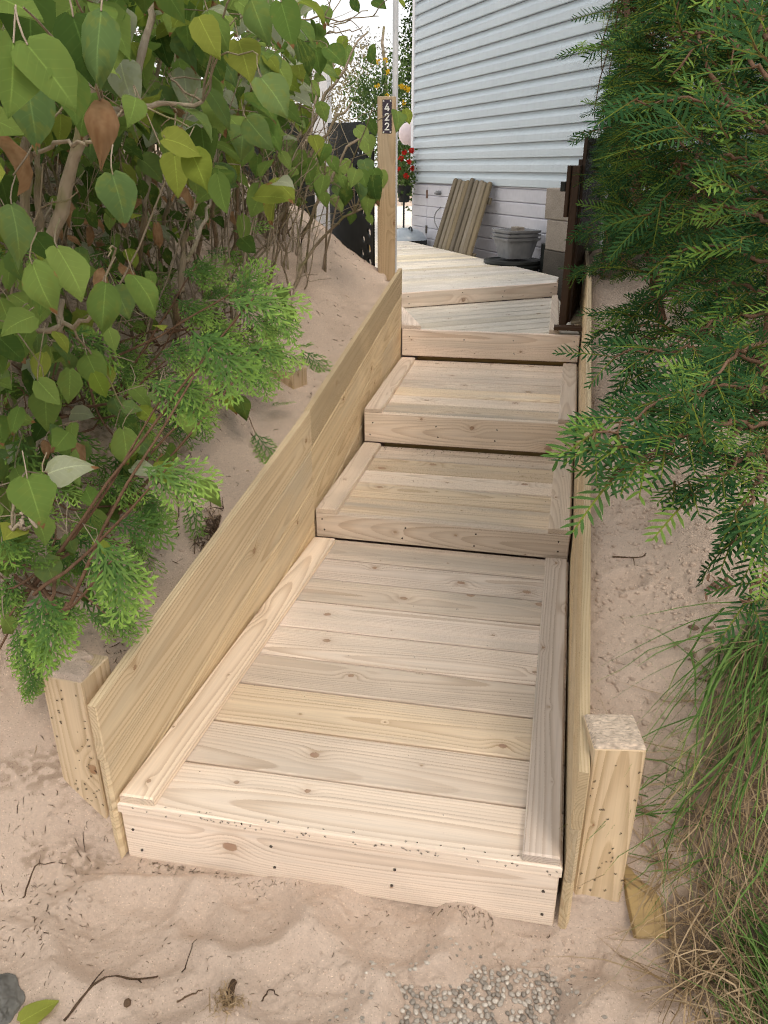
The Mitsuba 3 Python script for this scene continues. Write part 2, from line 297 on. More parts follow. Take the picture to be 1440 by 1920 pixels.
def thin(color, rough, trans, spec_eta=1.45):
    return dict(type='principledthin', base_color=color, roughness=rough, diff_trans=trans, eta=spec_eta)
def leaf_col(p, n, uv):
    k = dr.floor(uv.x); u = uv.x - k - .5; v = uv.y
    h1, h2, h3, h4 = (cell_rand(k, 2 + i, 1) for i in range(4))
    cls = dr.floor(k / 1000)                                           # 0 green, 1 yellow-green, 2 pale underside, 3 withered, 4 dark
    c = mix((.115, .20, .046), (.27, .37, .10), h1)
    c = mix(c, (.13, .21, .105), .5 * smoothstep(.6, .9, h2))
    c = dr.select(cls == 1, mix((.20, .29, .045), (.30, .34, .07), h1), c)
    c = dr.select(cls == 2, mix((.36, .40, .27), (.42, .46, .34), h1), c)
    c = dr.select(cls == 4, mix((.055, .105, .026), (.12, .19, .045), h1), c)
    q = fbm(u * 7 + k * 3.1, v * 7, k, 3)
    c = mix(c, (.25, .28, .06), .40 * smoothstep(.5, .75, q) * h2)
    au = dr.abs(u)
    mid = dr.exp(-dr.square(u / .014)) * smoothstep(1.0, .6, v)
    sv = (v - .62 * au) * 7.0 + .25 * (h3 - .5); sv = dr.abs(sv - dr.floor(sv) - .5)
    c = mix(c, mi.Color3f(c) * 1.5 + mi.Color3f(.03, .04, .015), .75 * mid + .20 * dr.exp(-dr.square(sv / .05)) * smoothstep(.48, .1, au))
    e = smoothstep(.70, .78, q * .75 + .30 * smoothstep(.25, .5, au) * h4 * h4 + .55 * smoothstep(.78, 1.0, v) * smoothstep(.6, .9, h4))
    c = mix(c, mix((.36, .19, .09), (.20, .11, .06), h3), e)
    dead = mix((.30, .165, .085), (.46, .30, .18), fbm(u * 9 + k, v * 9, k))
    return dr.select(cls == 3, dead, c)
M['lilac_leaf'] = thin(proc(leaf_col), .42, .95)
def cyp_col(p, n, uv):
    k = dr.floor(uv.x); t = uv.x - k; h = cell_rand(k, 3, 2)
    tip = smoothstep(.35, .95, t)                                       # the fresh growth at the tips is lighter
    return mix(mix((.060, .135, .040), (.11, .20, .055), h), mix((.25, .43, .075), (.38, .56, .12), h), tip * (.45 + .55 * cell_rand(k, 7, 1))) * (.8 + .4 * noise(p.x * 200, p.y * 200, p.z * 200))
M['cypress_scale'] = thin(proc(cyp_col), .55, .7)
def yew_col(p, n, uv):
    k = dr.floor(uv.x); t = uv.x - k; h = cell_rand(k, 3, 2)
    fresh = smoothstep(.72, .95, cell_rand(k, 8, 3))
    c = mix(mix((.018, .055, .020), (.050, .115, .040), h), mix((.15, .28, .05), (.22, .34, .07), h), fresh * .75)
    c = mix(c, (.20, .30, .05), .5 * smoothstep(.25, .0, uv.y) * (.3 + fresh))
    c = dr.select(uv.y > 1.5, mix(mix((.12, .17, .03), (.25, .30, .05), h), (.12, .07, .04), smoothstep(.6, .0, t)), c)
    return dr.select(uv.y > 3.5, mix((.10, .055, .03), (.20, .11, .06), h), c)
M['yew_needle'] = thin(proc(yew_col), .36, .35)
def grass_col(p, n, uv):
    k = dr.floor(uv.x); h, h2 = cell_rand(k, 3, 2), cell_rand(k, 9, 2)
    c = mix((.055, .125, .028), (.16, .26, .075), h)
    c = mix(c, (.34, .34, .10), smoothstep(.75, 1.0, uv.y) * smoothstep(.4, .8, h2))
    dry = mix((.24, .165, .09), (.47, .36, .23), h) * (.75 + .5 * h2)
    return dr.select(k >= 5000, dry, c)
M['grass_blade'] = thin(proc(grass_col), .45, .5)
M['dead_leaf'] = thin(proc(lambda p, n, uv: mix((.17, .12, .085), (.36, .28, .21), cell_rand(dr.floor(uv.x), 2)) * (.75 + .5 * noise(p.x * 180, p.y * 180, p.z * 180))), .7, .3)
def far_col(p, n, uv):
    k = dr.floor(uv.x); h = cell_rand(k, 3, 2); g = dr.floor(k / 10000)
    c = mix((.050, .10, .028), (.15, .22, .07), h)
    c = dr.select(g == 1, mix((.22, .20, .115), (.37, .33, .20), h), c)
    c = dr.select(g == 2, mix((.20, .20, .16), (.30, .29, .25), h), c)
    c = dr.select(g == 3, mix((.020, .045, .014), (.06, .10, .026), h), c)
    c = dr.select(g == 4, mix((.62, .40, .03), (.75, .55, .05), h), c)
    return dr.select(g == 5, mix((.50, .025, .02), (.68, .06, .045), h), c)
M['far_leaf'] = thin(proc(far_col), .55, .6)
M['pale_ball'] = pr((.78, .66, .66), .4, .35)
M['paving'] = pr(proc(lambda p, n, uv: mix((.50, .46, .41), (.62, .58, .53), fbm(p.x * 3, p.y * 3)) * (.85 + .3 * noise(p.x * 60, p.y * 60))), .9, .1)
# ---------------------------------------------------------------- ground
struct('sand', SAND, 'sand_grain')
labels['sand']['label'] = 'pale loose sand with footprints in front and banks on both sides of the timber path'
struct('paved_yard', slab([[-9, 9.2, .515], [.9, 9.2, .515], [.9, 22, .515], [-9, 22, .515]], [0, 0, 1], .04)[0], 'paving', False, 'pale paved yard behind the house corner')

# ---------------------------------------------------------------- the timber steps
UP = [0, 0, 1]
def P(a, z): return np.array([a[0], a[1], z])
def lerp(a, b, t): return np.asarray(a, float) * (1 - t) + np.asarray(b, float) * t
STEP_LABEL = ['long lowest step with nine pale new deck boards and ants on its front edge', 'second timber step from the front, above the long lowest one',
              'third timber step from the front, with darker damp boards at its back', 'fourth timber step with diagonal boards, beside the dark brown gate']
STEP_N = [9, 5, 7, 0]; RISER_BOTTOM = [-.012, .168, .284, .449]
LEFT_TRIM, RIGHT_TRIM = .082, .076
def riser(st, FL, FR, zb, zt, th=.028, seed=0):
    d = unit(np.array([FR[0] - FL[0], FR[1] - FL[1], 0])); out = np.array([d[1], -d[0], 0])
    a, b = P(FL, zb) + d * .004, P(FR, zb) - d * .004
    k = board('riser_board', [a, b, b + [0, 0, zt - zb], a + [0, 0, zt - zb]], out, th, 'new_deal', st, .003, d)
    L = np.linalg.norm(b - a); r = np.random.default_rng(seed)
    for f in (.035, .36, .64, .965):
        for g in (.28, .72):
            c = a + d * L * (f + r.uniform(-.012, .012)) + [0, 0, (zt - zb) * (g + r.uniform(-.06, .06))]
            m = trimesh.creation.cylinder(.0032, .003, sections=10); m.apply_transform(trimesh.geometry.align_vectors([0, 0, 1], out)); m.apply_translation(c + out * .0006)
            add('screw', m, 'screw_steel', k)
    return d, out
for i, (FL, FR, BR, BL, z) in enumerate(STEP):
    st = thing('timber_step', STEP_LABEL[i], 'step', 'steps of the timber path')
    zt = z - (.026 if i == 0 else 0)
    d, out = riser(st, FL, FR, RISER_BOTTOM[i], zt, seed=i)
    fo = .004 if i == 0 else .030
    fl, fr = np.array(FL) - out[:2] * (fo if i else -.003), np.array(FR) - out[:2] * (fo if i else -.003)
    bl, br = np.array(BL), np.array(BR)
    r = np.random.default_rng(40 + i)
    if STEP_N[i]:
        ts = np.cumsum(np.r_[0, r.uniform(.93, 1.07, STEP_N[i])]); ts /= ts[-1]
        for t0, t1 in zip(ts[:-1], ts[1:]):
            gap = .0035 / np.linalg.norm(bl - fl); t1 = t1 - gap if t1 < 1 else t1; t0 = t0 + (gap if t0 > 0 else 0)
            dz = r.uniform(-.0012, .0012)
            board('deck_board', [P(lerp(fl, bl, t0), z + dz), P(lerp(fr, br, t0), z + dz), P(lerp(fr, br, t1), z + dz), P(lerp(fl, bl, t1), z + dz)], UP, .026, 'new_deal', st, .0035, P(fr - fl, 0))
    else:
        poly = shapely.Polygon([fl, fr, br, bl]); u = unit(np.subtract(BR, BL)); w = np.array([-u[1], u[0]])
        for k in range(12):
            c = np.array(BL) - w * (.135 * k)
            strip = shapely.Polygon([c - u * 3 - w * .003, c + u * 3 - w * .003, c + u * 3 - w * .1245, c - u * 3 - w * .1245]).intersection(poly)
            if strip.area > .004:
                q = np.array(shapely.geometry.polygon.orient(strip.simplify(.002)).exterior.coords)[:-1]
                board('deck_board', [P(c, z) for c in q], UP, .026, 'pale_deal', st, .003, P(u, 0))
    el, er = P(np.subtract(BL, FL), 0), P(np.subtract(BR, FR), 0)
    dd = P(unit(np.subtract(FR, FL)), 0)
    tz = z + .0225
    s0, s1 = .002, .975 if i < 3 else .45
    if i == 3:
        board('edge_trim', [[.103, 4.548, tz], [.215, 4.528, tz], [.126, 5.20, tz], [.113, 5.20, tz]], UP, .021, 'new_deal', st, .003, el)
        board('edge_trim', [[.935, 4.40, tz], [.99, 4.39, tz], [1.252, 5.70, tz], [1.205, 5.68, tz]], UP, .021, 'new_deal', st, .003, er)
    A, B = P(lerp(FL, BL, s0), tz) + dd * .006, P(lerp(FL, BL, s1), tz) + dd * .006
    if i < 3: board('edge_trim', [A, A + dd * LEFT_TRIM, B + dd * LEFT_TRIM, B], UP, .021, 'new_deal', st, .004, el)
    A, B = P(lerp(FR, BR, s0), tz) - dd * (.006 if i < 3 else .16), P(lerp(FR, BR, .985), tz) - dd * (.006 if i < 3 else .20)
    if i < 3: board('edge_trim', [A - dd * RIGHT_TRIM * (1 if i < 3 else .6), A, B, B - dd * RIGHT_TRIM * (1 if i < 3 else .6)], UP, .021, 'new_deal', st, .004, er)
    # what carries the boards: a joist under each end and one behind the riser
    for a_, b_ in ((FL, BL), (FR, BR)):
        A, B = P(lerp(a_, b_, .05), z - .028), P(lerp(a_, b_, .97), z - .028); mid = dd * (.05 if a_ is FL else -.09)
        board('joist', [A + mid, A + mid + dd * .04, B + mid + dd * .04, B + mid], UP, .08, 'yellow_wood', st, .002, el)
    if i in (2, 3):
        A, B = P(FL, z - .03) - out * .05 + dd * .09, P(FR, z - .03) - out * .05 - dd * .06
        board('bearer', [A + [0, 0, -.155], B + [0, 0, -.155], B, A], out, .035, 'yellow_wood', st, .002, dd)
st = thing('timber_deck', 'wide top deck of pale boards running along the light blue house', 'deck')
A5, B5 = np.array([.113, 5.249]), np.array([1.265, 5.766]); u5 = unit(B5 - A5); w5 = np.array([-u5[1], u5[0]])
riser(st, A5, B5, .604, .7005, seed=9)
outl = shapely.Polygon([A5 + w5 * .03, B5 + w5 * .03, (1.333, 6.093), (.156, 9.566), (-.16, 9.45), (-.03, 5.24)])
for k in range(36):
    c = A5 + w5 * (.03 + .128 * k)
    strip = shapely.Polygon([c - u5 * 3, c + u5 * 3, c + u5 * 3 + w5 * .1165, c - u5 * 3 + w5 * .1165]).intersection(outl)
    if strip.area > .003:
        q = np.array(shapely.geometry.polygon.orient(strip.simplify(.002)).exterior.coords)[:-1]
        board('deck_board', [P(c, .7005) for c in q], UP, .026, 'pale_deal', st, .003, P(u5, 0))
board('side_board', [P((1.333, 6.093), .58), P((.156, 9.566), .58), P((.156, 9.566), .672), P((1.333, 6.093), .672)], [.943, .335, 0], .02, 'wall_deal', st)

# ---------------------------------------------------------------- the board walls that hold the sand back
def wall(name, label, Y, X, Z, side, n=4, ends=None):
    w = thing(name, label, 'retaining wall')
    r = np.random.default_rng(3 if side < 0 else 4)
    for j in range(len(Y) - 1):
        a, b = np.array([X[j], Y[j], Z[j]]), np.array([X[j + 1], Y[j + 1], Z[j + 1]])
        if j and side < 0: a[0] -= .004
        d = unit(b - a); nrm = unit(np.cross(d, [0, 0, 1])) * (1 if side < 0 else -1)   # towards the path
        for k in range(n):
            z0, z1 = -.1455 * k - .0008, -.1455 * (k + 1) + .0008
            s = 0.0
            if k == n - 1: s = .02
            p = [a + [0, 0, z1] + d * s, b + [0, 0, z1], b + [0, 0, z0], a + [0, 0, z0] + d * s]
            if j == 0 and side < 0: p[0] = p[0] + d * .0; p[3] = p[3]
            m, uv = slab(p, nrm, .0215, .0065 if k else .002, d, True)
            add('wall_board', m, 'wall_deal', w, False, uv=uv)
            if k:                                                     # the tongue, seen at the sawn front ends
                q = [a + [0, 0, z0] - nrm * .007 + d * .002, b + [0, 0, z0] - nrm * .007, b + [0, 0, z0 + .006] - nrm * .007, a + [0, 0, z0 + .006] - nrm * .007 + d * .002]
                board('tongue', q, nrm, .007, 'wall_deal', w, .001, d)
    return w
wall('board_wall', 'tall sloping wall of yellowish tongued boards on the left of the path', LY[:3], LX[:3], LZ, -1)
wall('board_wall', 'wall of boards seen nearly edge-on along the right of the path', RY, RX, RZ, 1)

def sand_cap(name, cx, cy, z, lx, ly, yaw, h, rag, seed, parent, bsdf='sand_crust'):
    nx = 26; g = np.linspace(-1, 1, nx); X, Y_ = np.meshgrid(g, g, indexing='ij')
    r = np.maximum(np.abs(X), np.abs(Y_)); pn = np.stack([X * 3, Y_ * 3, 0 * X + seed], -1)
    hh = h * (.35 + .9 * meshkit.fbm(pn, 3, seed) + .35 * (meshkit.noise(pn * 4, seed) - .5)) * (1 - sst(.86, 1.0, r)) - (.004 + .02 * rag) * sst(.0, .5, X * .5 + Y_ * .6 + meshkit.noise(pn, seed) - .8) * (rag > 0) - .0015 * (r > .97)
    c, s = math.cos(yaw), math.sin(yaw); lx2, ly2 = lx / 2 * .985, ly / 2 * .985
    v = np.stack([cx + c * X * lx2 - s * Y_ * ly2, cy + s * X * lx2 + c * Y_ * ly2, z + hh], -1).reshape(-1, 3)
    i, j = np.meshgrid(np.arange(nx - 1), np.arange(nx - 1), indexing='ij'); A = i * nx + j
    f = np.vstack([np.stack([A, A + nx, A + nx + 1], -1).reshape(-1, 3), np.stack([A, A + nx + 1, A + 1], -1).reshape(-1, 3)])
    return add(name, (v, f), bsdf, parent, True)
def post(label, cx, cy, z0, z1, w, yaw, bsdf='post_deal', cap=None, top=.003, cap_mat='sand_crust'):
    t = thing('timber_post', label, 'post')
    pts = box_pts(cx, cy, z1, w, w, yaw); V, F, U = [], [], []
    ax = np.array([0, 0, 1.0]); BID[0] += 1; bid = BID[0]
    ch = .004; c, s = math.cos(yaw), math.sin(yaw); ring = []
    hw = w / 2
    for a, b in ((-hw + ch, -hw), (hw - ch, -hw), (hw, -hw + ch), (hw, hw - ch), (hw - ch, hw), (-hw + ch, hw), (-hw, hw - ch), (-hw, -hw + ch)): ring.append([cx + c * a - s * b, cy + s * a + c * b])
    ring = np.array(ring); per = 0; sp = Soup()
    for i in range(8):
        a, b = ring[i], ring[(i + 1) % 8]; l = np.linalg.norm(b - a)
        o = (0, 0, 1, 1, 2, 2, 3, 3)[i]; off = (-hw if i % 2 == 0 else -hw)
        sp.put([P(a, z0), P(b, z0), P(b, z1 - top), P(a, z1 - top)], [[0, 1, 2], [0, 2, 3]], [[10 * (bid + o) + z0, off], [10 * (bid + o) + z0, off + l], [10 * (bid + o) + z1, off + l], [10 * (bid + o) + z1, off]])
    ins = (ring - [cx, cy]) * (1 - 2 * top / w) + [cx, cy]
    for i in range(8): sp.put([P(ring[i], z1 - top), P(ring[(i + 1) % 8], z1 - top), P(ins[(i + 1) % 8], z1), P(ins[i], z1)], [[0, 1, 2], [0, 2, 3]], [[10 * bid, 0]] * 4)
    sp.put([P(q, z1) for q in ins], [[0, i, i + 1] for i in range(1, 7)], [[10 * bid + 4.4 + (q[0] - cx), q[1] - cy] for q in ins])
    BID[0] += 4
    sp.done('shaft', bsdf, t)
    if cap: sand_cap('sand_cap', cx, cy, z1 + .0015, w, w, yaw, *cap, t, cap_mat)
    return t
YAW = math.atan2(-.183, .983)
post('front left timber post with a cap of sand, at the end of the tall wall', -.671, 1.391, -.25, .476, .102, YAW - .08, cap=(.010, .6, 5, ), cap_mat='sand_grain')
post('front right timber post with a crust of sand on its top', .449, 1.196, -.25, .458, .100, YAW + .14, cap=(.010, 0, 8))
post('short post stump sticking out of the sand behind the left wall', -.39, 3.10, .2, .716, .112, YAW - .25, cap=(.010, .4, 12))
npost = post('tall post carrying the house number at the end of the left wall', .014, 4.80, .3, 1.815, .102, .02, 'old_deal')
labels[npost]['category'] = 'post'
k = thing('number_sign', 'small dark plate with the white number 422 on the tall post', 'sign')
sx, sy0 = .0165, 4.7485
board('plate', [[sx - .0265, sy0, 1.632], [sx + .0265, sy0, 1.632], [sx + .0265, sy0, 1.800], [sx - .0265, sy0, 1.800]], [0, -1, 0], .004, 'sign_plate', k, .001)
for i, ch in enumerate('422'):
    m = meshkit.text_mesh(ch, .036, .0012, True); b = m.bounds; m.apply_translation([-(b[0][0] + b[1][0]) / 2, 0, 0])
    m.apply_transform(trimesh.transformations.rotation_matrix(math.pi / 2, [1, 0, 0])); m.apply_translation([sx, sy0 - .0002, 1.744 - .047 * i])
    add('digit', m, 'sign_white', k)
for a, b in ((-1, 0), (1, 0), (-1, 1), (1, 1)):
    m = trimesh.creation.icosphere(1, .0042); m.apply_scale([1, .4, 1]); m.apply_translation([sx + a * .019, sy0 - .0005, 1.640 + .152 * b]); add('screw_head', m, 'sign_white', k)
t = tag(add('grey_pole', tube([[.062, 5.02, .5], [.064, 5.02, 1.6], [.066, 5.02, 4.5]], .0165, 14), 'zinc', smooth=30), 'thin pale grey metal pole standing behind the numbered post', 'pole')
m, uv = slab([[.5, 1.27, -.02], [.55, 1.07, -.02], [.57, 1.08, -.02], [.52, 1.28, -.02]], UP, .01)
t = thing('timber_offcut', 'yellowish board offcut leaning in the sand beside the right post', 'plank')
o0, dv, wv = np.array([.585, 1.085, .02]), np.array([-.020, .135, .125]), np.array([-.068, -.004, .004])
nn = unit(np.cross(dv, wv)); nn = nn if nn[1] < 0 else -nn
board('plank_face', [o0, o0 + dv, o0 + dv + wv, o0 + wv], nn, .022, 'yellow_wood', t, .002, wv, True)
# ---------------------------------------------------------------- the house, seen along its side
E_ = np.array([math.sin(math.radians(20)), -math.cos(math.radians(20)), 0]); N_ = np.array([-math.cos(math.radians(20)), -math.sin(math.radians(20)), 0])
W0 = np.array([.345, 9.92, 0])
def hw(s, z, o=0.0): return W0 + E_ * s + N_ * o + np.array([0, 0, z])
HL = 6.6
house = thing('house', 'light blue house clad in horizontal siding above a white boarded plinth', 'house')
def siding(z):
    prof = [(-.011, .118), (-.009, .104), (.0165, .062), (.0175, .060), (.0175, .004), (.0150, 0), (-.004, 0), (-.02, .118)]
    a, b = np.array([hw(.03, z + h, o) for o, h in prof]), np.array([hw(HL, z + h, o) for o, h in prof]); n = len(prof)
    sp = Soup()
    for i in range(n):
        j = (i + 1) % n; sp.put([a[i], b[i], b[j], a[j]], [[0, 2, 1], [0, 3, 2]])
    return sp
for i in range(23):
    siding(1.302 + .1195 * i).done('siding_board', 'vinyl', house)
def hbox(name, s0, s1, z0, z1, o0, o1, bsdf, parent, ch=.003, along=None):
    return board(name, [hw(s0, z0, o1), hw(s1, z0, o1), hw(s1, z1, o1), hw(s0, z1, o1)], N_, o1 - o0, bsdf, parent, ch, E_ if along is None else along)
hbox('corner_trim', -.035, .030, 1.30, 4.06, -.06, .024, 'white_paint', house, .004, UP)
for i in range(8):
    z1 = 1.284 - .1165 * i
    for s0, s1 in ((-.045, .418), (.424, 1.30), (1.305, 3.60)) :
        hbox('plinth_board', s0, s1, z1 - .1125, z1, -.03, -.004, 'plinth_white', house, .007)
hbox('plinth_rail', 1.305, HL, 1.287, 1.299, -.03, -.001, 'plinth_white', house, .002)
core = Soup()
for z0, z1, o in ((.3, 1.30, -.034), (1.30, 4.06, -.024)):
    q = [hw(-.02, z0, o), hw(HL, z0, o), hw(HL, z0, -3.0), hw(-.02, z0, -3.0)]; r = [p + np.array([0, 0, z1 - z0]) for p in q]
    core.put(q + r, [[0, 1, 5], [0, 5, 4], [1, 2, 6], [1, 6, 5], [2, 3, 7], [2, 7, 6], [3, 0, 4], [3, 4, 7], [4, 5, 6], [4, 6, 7]])
core.done('wall_core', 'plinth_white', house)
rf = [hw(-.3, 4.06, .3), hw(HL + .3, 4.06, .3), hw(HL + .3, 4.75, -1.5), hw(-.3, 4.75, -1.5)]
m, uv = slab(rf, np.cross(rf[1] - rf[0], rf[3] - rf[0]), .08, .005); add('roof', m, 'dark_concrete', house, uv=uv)
for z, mat in ((1.183, 'rusty_steel'), (.805, 'dark_concrete')):
    h = hbox('hinge', .405, .448, z - .042, z + .042, -.004, .004, mat, house, .002)
    m = trimesh.creation.cylinder(.005, .084, sections=8); m.apply_translation(hw(.4265, z, .006)); add('hinge_pin', m, mat, h)
sp = Soup(); sp.put(*tube([hw(.80, 1.205, -.004), hw(.80, 1.205, .05)], .022, 12)); sp.put(*tube([hw(.76, 1.20, .045), hw(.85, 1.212, .045)], .012, 8))
tag(sp.done('hatch_latch', 'grey_plastic', smooth=30), 'small grey latch knob on the white plinth left of the leaning slats', 'latch')
tag(add('hose_loop', tube(spline([hw(.82, 1.06, .0), hw(.76, 1.0, .03), hw(.75, .92, .04), hw(.80, .84, .02), hw(.86, .80, .0)], 16), .006, 6), 'grey_plastic', smooth=True), 'thin grey hose loop sticking out beside the leaning slats', 'hose')
sp = Soup(); m, uv = slab([hw(3.13, .665, .05), hw(3.20, .665, .05), hw(3.20, .745, .05), hw(3.13, .745, .05)], N_, .05, .006); sp.put(m[0], m[1])
tag(sp.done('outdoor_socket', 'black_plastic'), 'small black socket box low on the plinth beside the concrete blocks', 'socket')
tag(add('white_cable', tube(spline([hw(3.17, .74, .06), hw(3.21, .77, .09), hw(3.25, .72, .10), hw(3.24, .64, .09), hw(3.2, .52, .06)], 14), .007, 6), 'white_paint', smooth=True), 'short white cable loop at the black socket box', 'cable')
# three concrete blocks in front of the plinth
for z0, z1, s0, mat, lab in ((.48, .844, 3.385, 'dark_concrete', 'dark wet lowest concrete block of the stack by the house'), (.848, 1.076, 3.395, 'concrete', 'middle concrete block of the stack by the house'), (1.080, 1.312, 3.35, 'concrete', 'topmost concrete block of the stack by the house')):
    t = tag(hbox('concrete_block', s0, s0 + .44, z0, z1, .012, .20, mat, None, .008), lab, 'concrete block', 'concrete blocks stacked against the house')
# weathered slats leaning on the plinth
t = thing('slatted_panel', 'weathered grey slat panel leaning against the white plinth', 'fence panel')
r = np.random.default_rng(5)
top0, top1, bot0, bot1 = hw(1.245, 1.33, .05), hw(2.12, 1.315, .05), hw(1.33, .50, .36), hw(2.26, .50, .36)
nS = 9
for i in range(nS):
    a, b = (i + .05) / nS, (i + .80 + r.uniform(-.08, .06)) / nS
    lift = r.uniform(0, .012)
    p = [lerp(bot0, bot1, a), lerp(bot0, bot1, b), lerp(top0, top1, b), lerp(top0, top1, a)]
    upv = unit(p[3] - p[0]); nrm = unit(np.cross(p[1] - p[0], p[3] - p[0])); nrm = nrm if nrm @ N_ > 0 else -nrm
    ex = r.uniform(-.015, .02); p[2] = p[2] + upv * ex; p[3] = p[3] + upv * ex
    side = unit(p[1] - p[0]); w = np.linalg.norm(p[1] - p[0])
    arc = [p[2] + upv * 0, *(lerp(p[2], p[3], .5) + side * w * .5 * math.cos(g) + upv * .030 * math.sin(g) for g in (.6, 1.2, 1.95, 2.55)), p[3]]
    m, uv = slab([p + nrm * lift for p in [p[0], p[1], *arc]], nrm, .022, .004, upv); add('slat', m, 'grey_wood', t, uv=uv)
for f in (.2, .8):
    a, b = lerp(bot0, top0, f), lerp(bot1, top1, f); upv = unit(top0 - bot0); q = nrm * .024
    board('cross_bar', [a - q, b - q, b - q + upv * .06, a - q + upv * .06], nrm, .02, 'grey_wood', t, .003, b - a)
# stacked planters on a blue tub
def sqring(c, hx, hy, z, r_=.03, n=4):
    out = []
    for qx, qy, g0 in ((1, 1, 0), (-1, 1, 90), (-1, -1, 180), (1, -1, 270)):
        for g in np.radians(g0 + np.linspace(0, 90, n)): out.append(c + E_ * (qx * (hx - r_) + r_ * math.cos(g)) + N_ * (qy * (hy - r_) + r_ * math.sin(g)) + np.array([0, 0, z]))
    return np.array(out)
def loft(rings, name, mat, parent, smooth=35):
    n = len(rings[0]); v = np.vstack(rings); i, j = np.meshgrid(np.arange(len(rings) - 1), np.arange(n), indexing='ij')
    q = np.stack([i * n + j, i * n + (j + 1) % n, (i + 1) * n + (j + 1) % n, (i + 1) * n + j], -1).reshape(-1, 4); f = np.vstack([q[:, [0, 1, 2]], q[:, [0, 2, 3]]])
    f = np.vstack([f, [[0, k + 1, k] for k in range(1, n - 1)], [[len(v) - n, len(v) - n + k, len(v) - n + k + 1] for k in range(1, n - 1)]])
    return add(name, (v, f), mat, parent, smooth)
pc = hw(2.98, 0, .24)
for i, lab in enumerate(('lowest grey square planter of the stack on the blue tub', 'second grey square planter from the bottom of the stack', 'topmost grey square planter of the stack on the blue tub')):
    z = .745 + .032 * i; t = thing('square_planter', lab, 'planter', 'grey planters nested in a stack')
    hb, ht, H = .112, .150, .165
    o = lambda f: hb + (ht - hb) * f
    loft([sqring(pc, o(0), o(0), z), sqring(pc, o(.88), o(.88), z + H * .88), sqring(pc, o(.9) + .012, o(.9) + .012, z + H * .885), sqring(pc, o(1) + .014, o(1) + .014, z + H), sqring(pc, o(1) - .006, o(1) - .006, z + H), sqring(pc, o(.1) - .006, o(.1) - .006, z + H * .12)], 'pot', 'grey_plastic', t)
    if i == 2: board('pale_stone', [pc + E_ * a + N_ * b + np.array([0, 0, z + H + .022]) for a, b in ((-.06, .02), (.05, .02), (.05, -.05), (-.06, -.05))], UP, .05, 'concrete', None, .004)
tag('pale_stone', 'small pale lump of stone lying in the topmost planter', 'stone')
t = thing('round_tub', 'round dark blue tub with a black rim under the planter stack', 'tub')
tc = hw(3.0, .44, .27)
v, f = revolve([(0, 0), (.205, 0), (.225, .20), (.232, .225)], tc, 40); add('tub_body', (v, f), 'blue_plastic', t, 30)
v, f = revolve([(.234, .222), (.252, .226), (.256, .250), (.243, .258), (.243, .268), (.251, .272), (.247, .292), (.21, .296), (.20, .285), (0, .284)], tc, 40); add('tub_rim', (v, f), 'black_plastic', t, 30)
t = thing('box_crate', 'dark box standing behind the round tub against the plinth', 'box')
hbox('crate_side', 3.20, 3.42, .45, .875, .03, .12, 'black_plastic', t, .006)
t = thing('domed_lid', 'blue-grey domed lid with a black base at the far end of the deck', 'lid')
dc = hw(.46, .67, .26)
v, f = revolve([(0, .16), (.06, .157), (.13, .14), (.19, .105), (.225, .06), (.235, .03), (.22, .028)], dc, 32, squash=(1.0, .8)); add('dome', (v, f[:, ::-1]), 'lid_plastic', t, 40)
v, f = revolve([(.238, -.12), (.238, .028), (.20, .034)], dc, 32, squash=(1.0, .8)); add('base', (v, f), 'black_plastic', t, 30)
add('handle', tube([dc + E_ * (.05 * math.cos(g) + .12) + np.array([0, 0, .13 + .045 * math.sin(g)]) for g in np.linspace(0, 3.14, 9)], .009, 6), 'black_plastic', t, True)

# ---------------------------------------------------------------- the dark gate, opened along the right edge of the top steps
gate = thing('gate', 'open dark brown timber gate seen edge-on beside the top steps', 'gate')
g0, g1 = np.array([1.030, 4.50, .632]), np.array([1.52, 5.86, .70]); gd = unit((g1 - g0) * [1, 1, 0]); gn = np.array([-gd[1], gd[0], 0])
board('stile', [g0 - gn * .018, g0 + gn * .024, g0 + gn * .024 + [.0, 0, .84], g0 - gn * .018 + [0, 0, .84]], -gd, .095, 'dark_wood', gate, .004, UP)
board('stile', [g0 + gn * .03 + [0, 0, .58], g0 + gn * .052 + [0, 0, .58], g0 + gn * .052 + [0, 0, .84], g0 + gn * .03 + [0, 0, .84]], -gd, .06, 'dark_wood', gate, .004, UP)
lg = tag(add('gate_latch', slab([g0 + gn * .053 + [0, 0, .71], g0 + gn * .080 + [0, 0, .71], g0 + gn * .080 + [0, 0, .76], g0 + gn * .053 + [0, 0, .76]], -gd, .03, .003)[0], 'black_plastic', gate))
labels.pop(lg)
for i in range(10):
    a = g0 + gd * (.10 + .132 * i) - gn * .012; b = a + gd * .126
    board('gate_board', [a, b, b + [0, 0, .98], a + [0, 0, .98]], gn, .018, 'dark_wood', gate, .003, UP)
for z in (.15, .78):
    a, b = g0 + gd * .10 + gn * .008 + [0, 0, z], g0 + gd * 1.40 + gn * .008 + [0, 0, z]; board('gate_rail', [a, b, b + [0, 0, .09], a + [0, 0, .09]], gn, .02, 'dark_wood', gate, .003, gd)
t = tag(board('threshold_strip', [[.955, 4.372, .648], [1.105, 4.342, .648], [1.116, 4.402, .648], [.966, 4.432, .648]], UP, .022, 'dark_wood', None, .003, [.98, -.19, 0]), 'short dark strip of wood across the deck corner under the gate', 'wood strip')
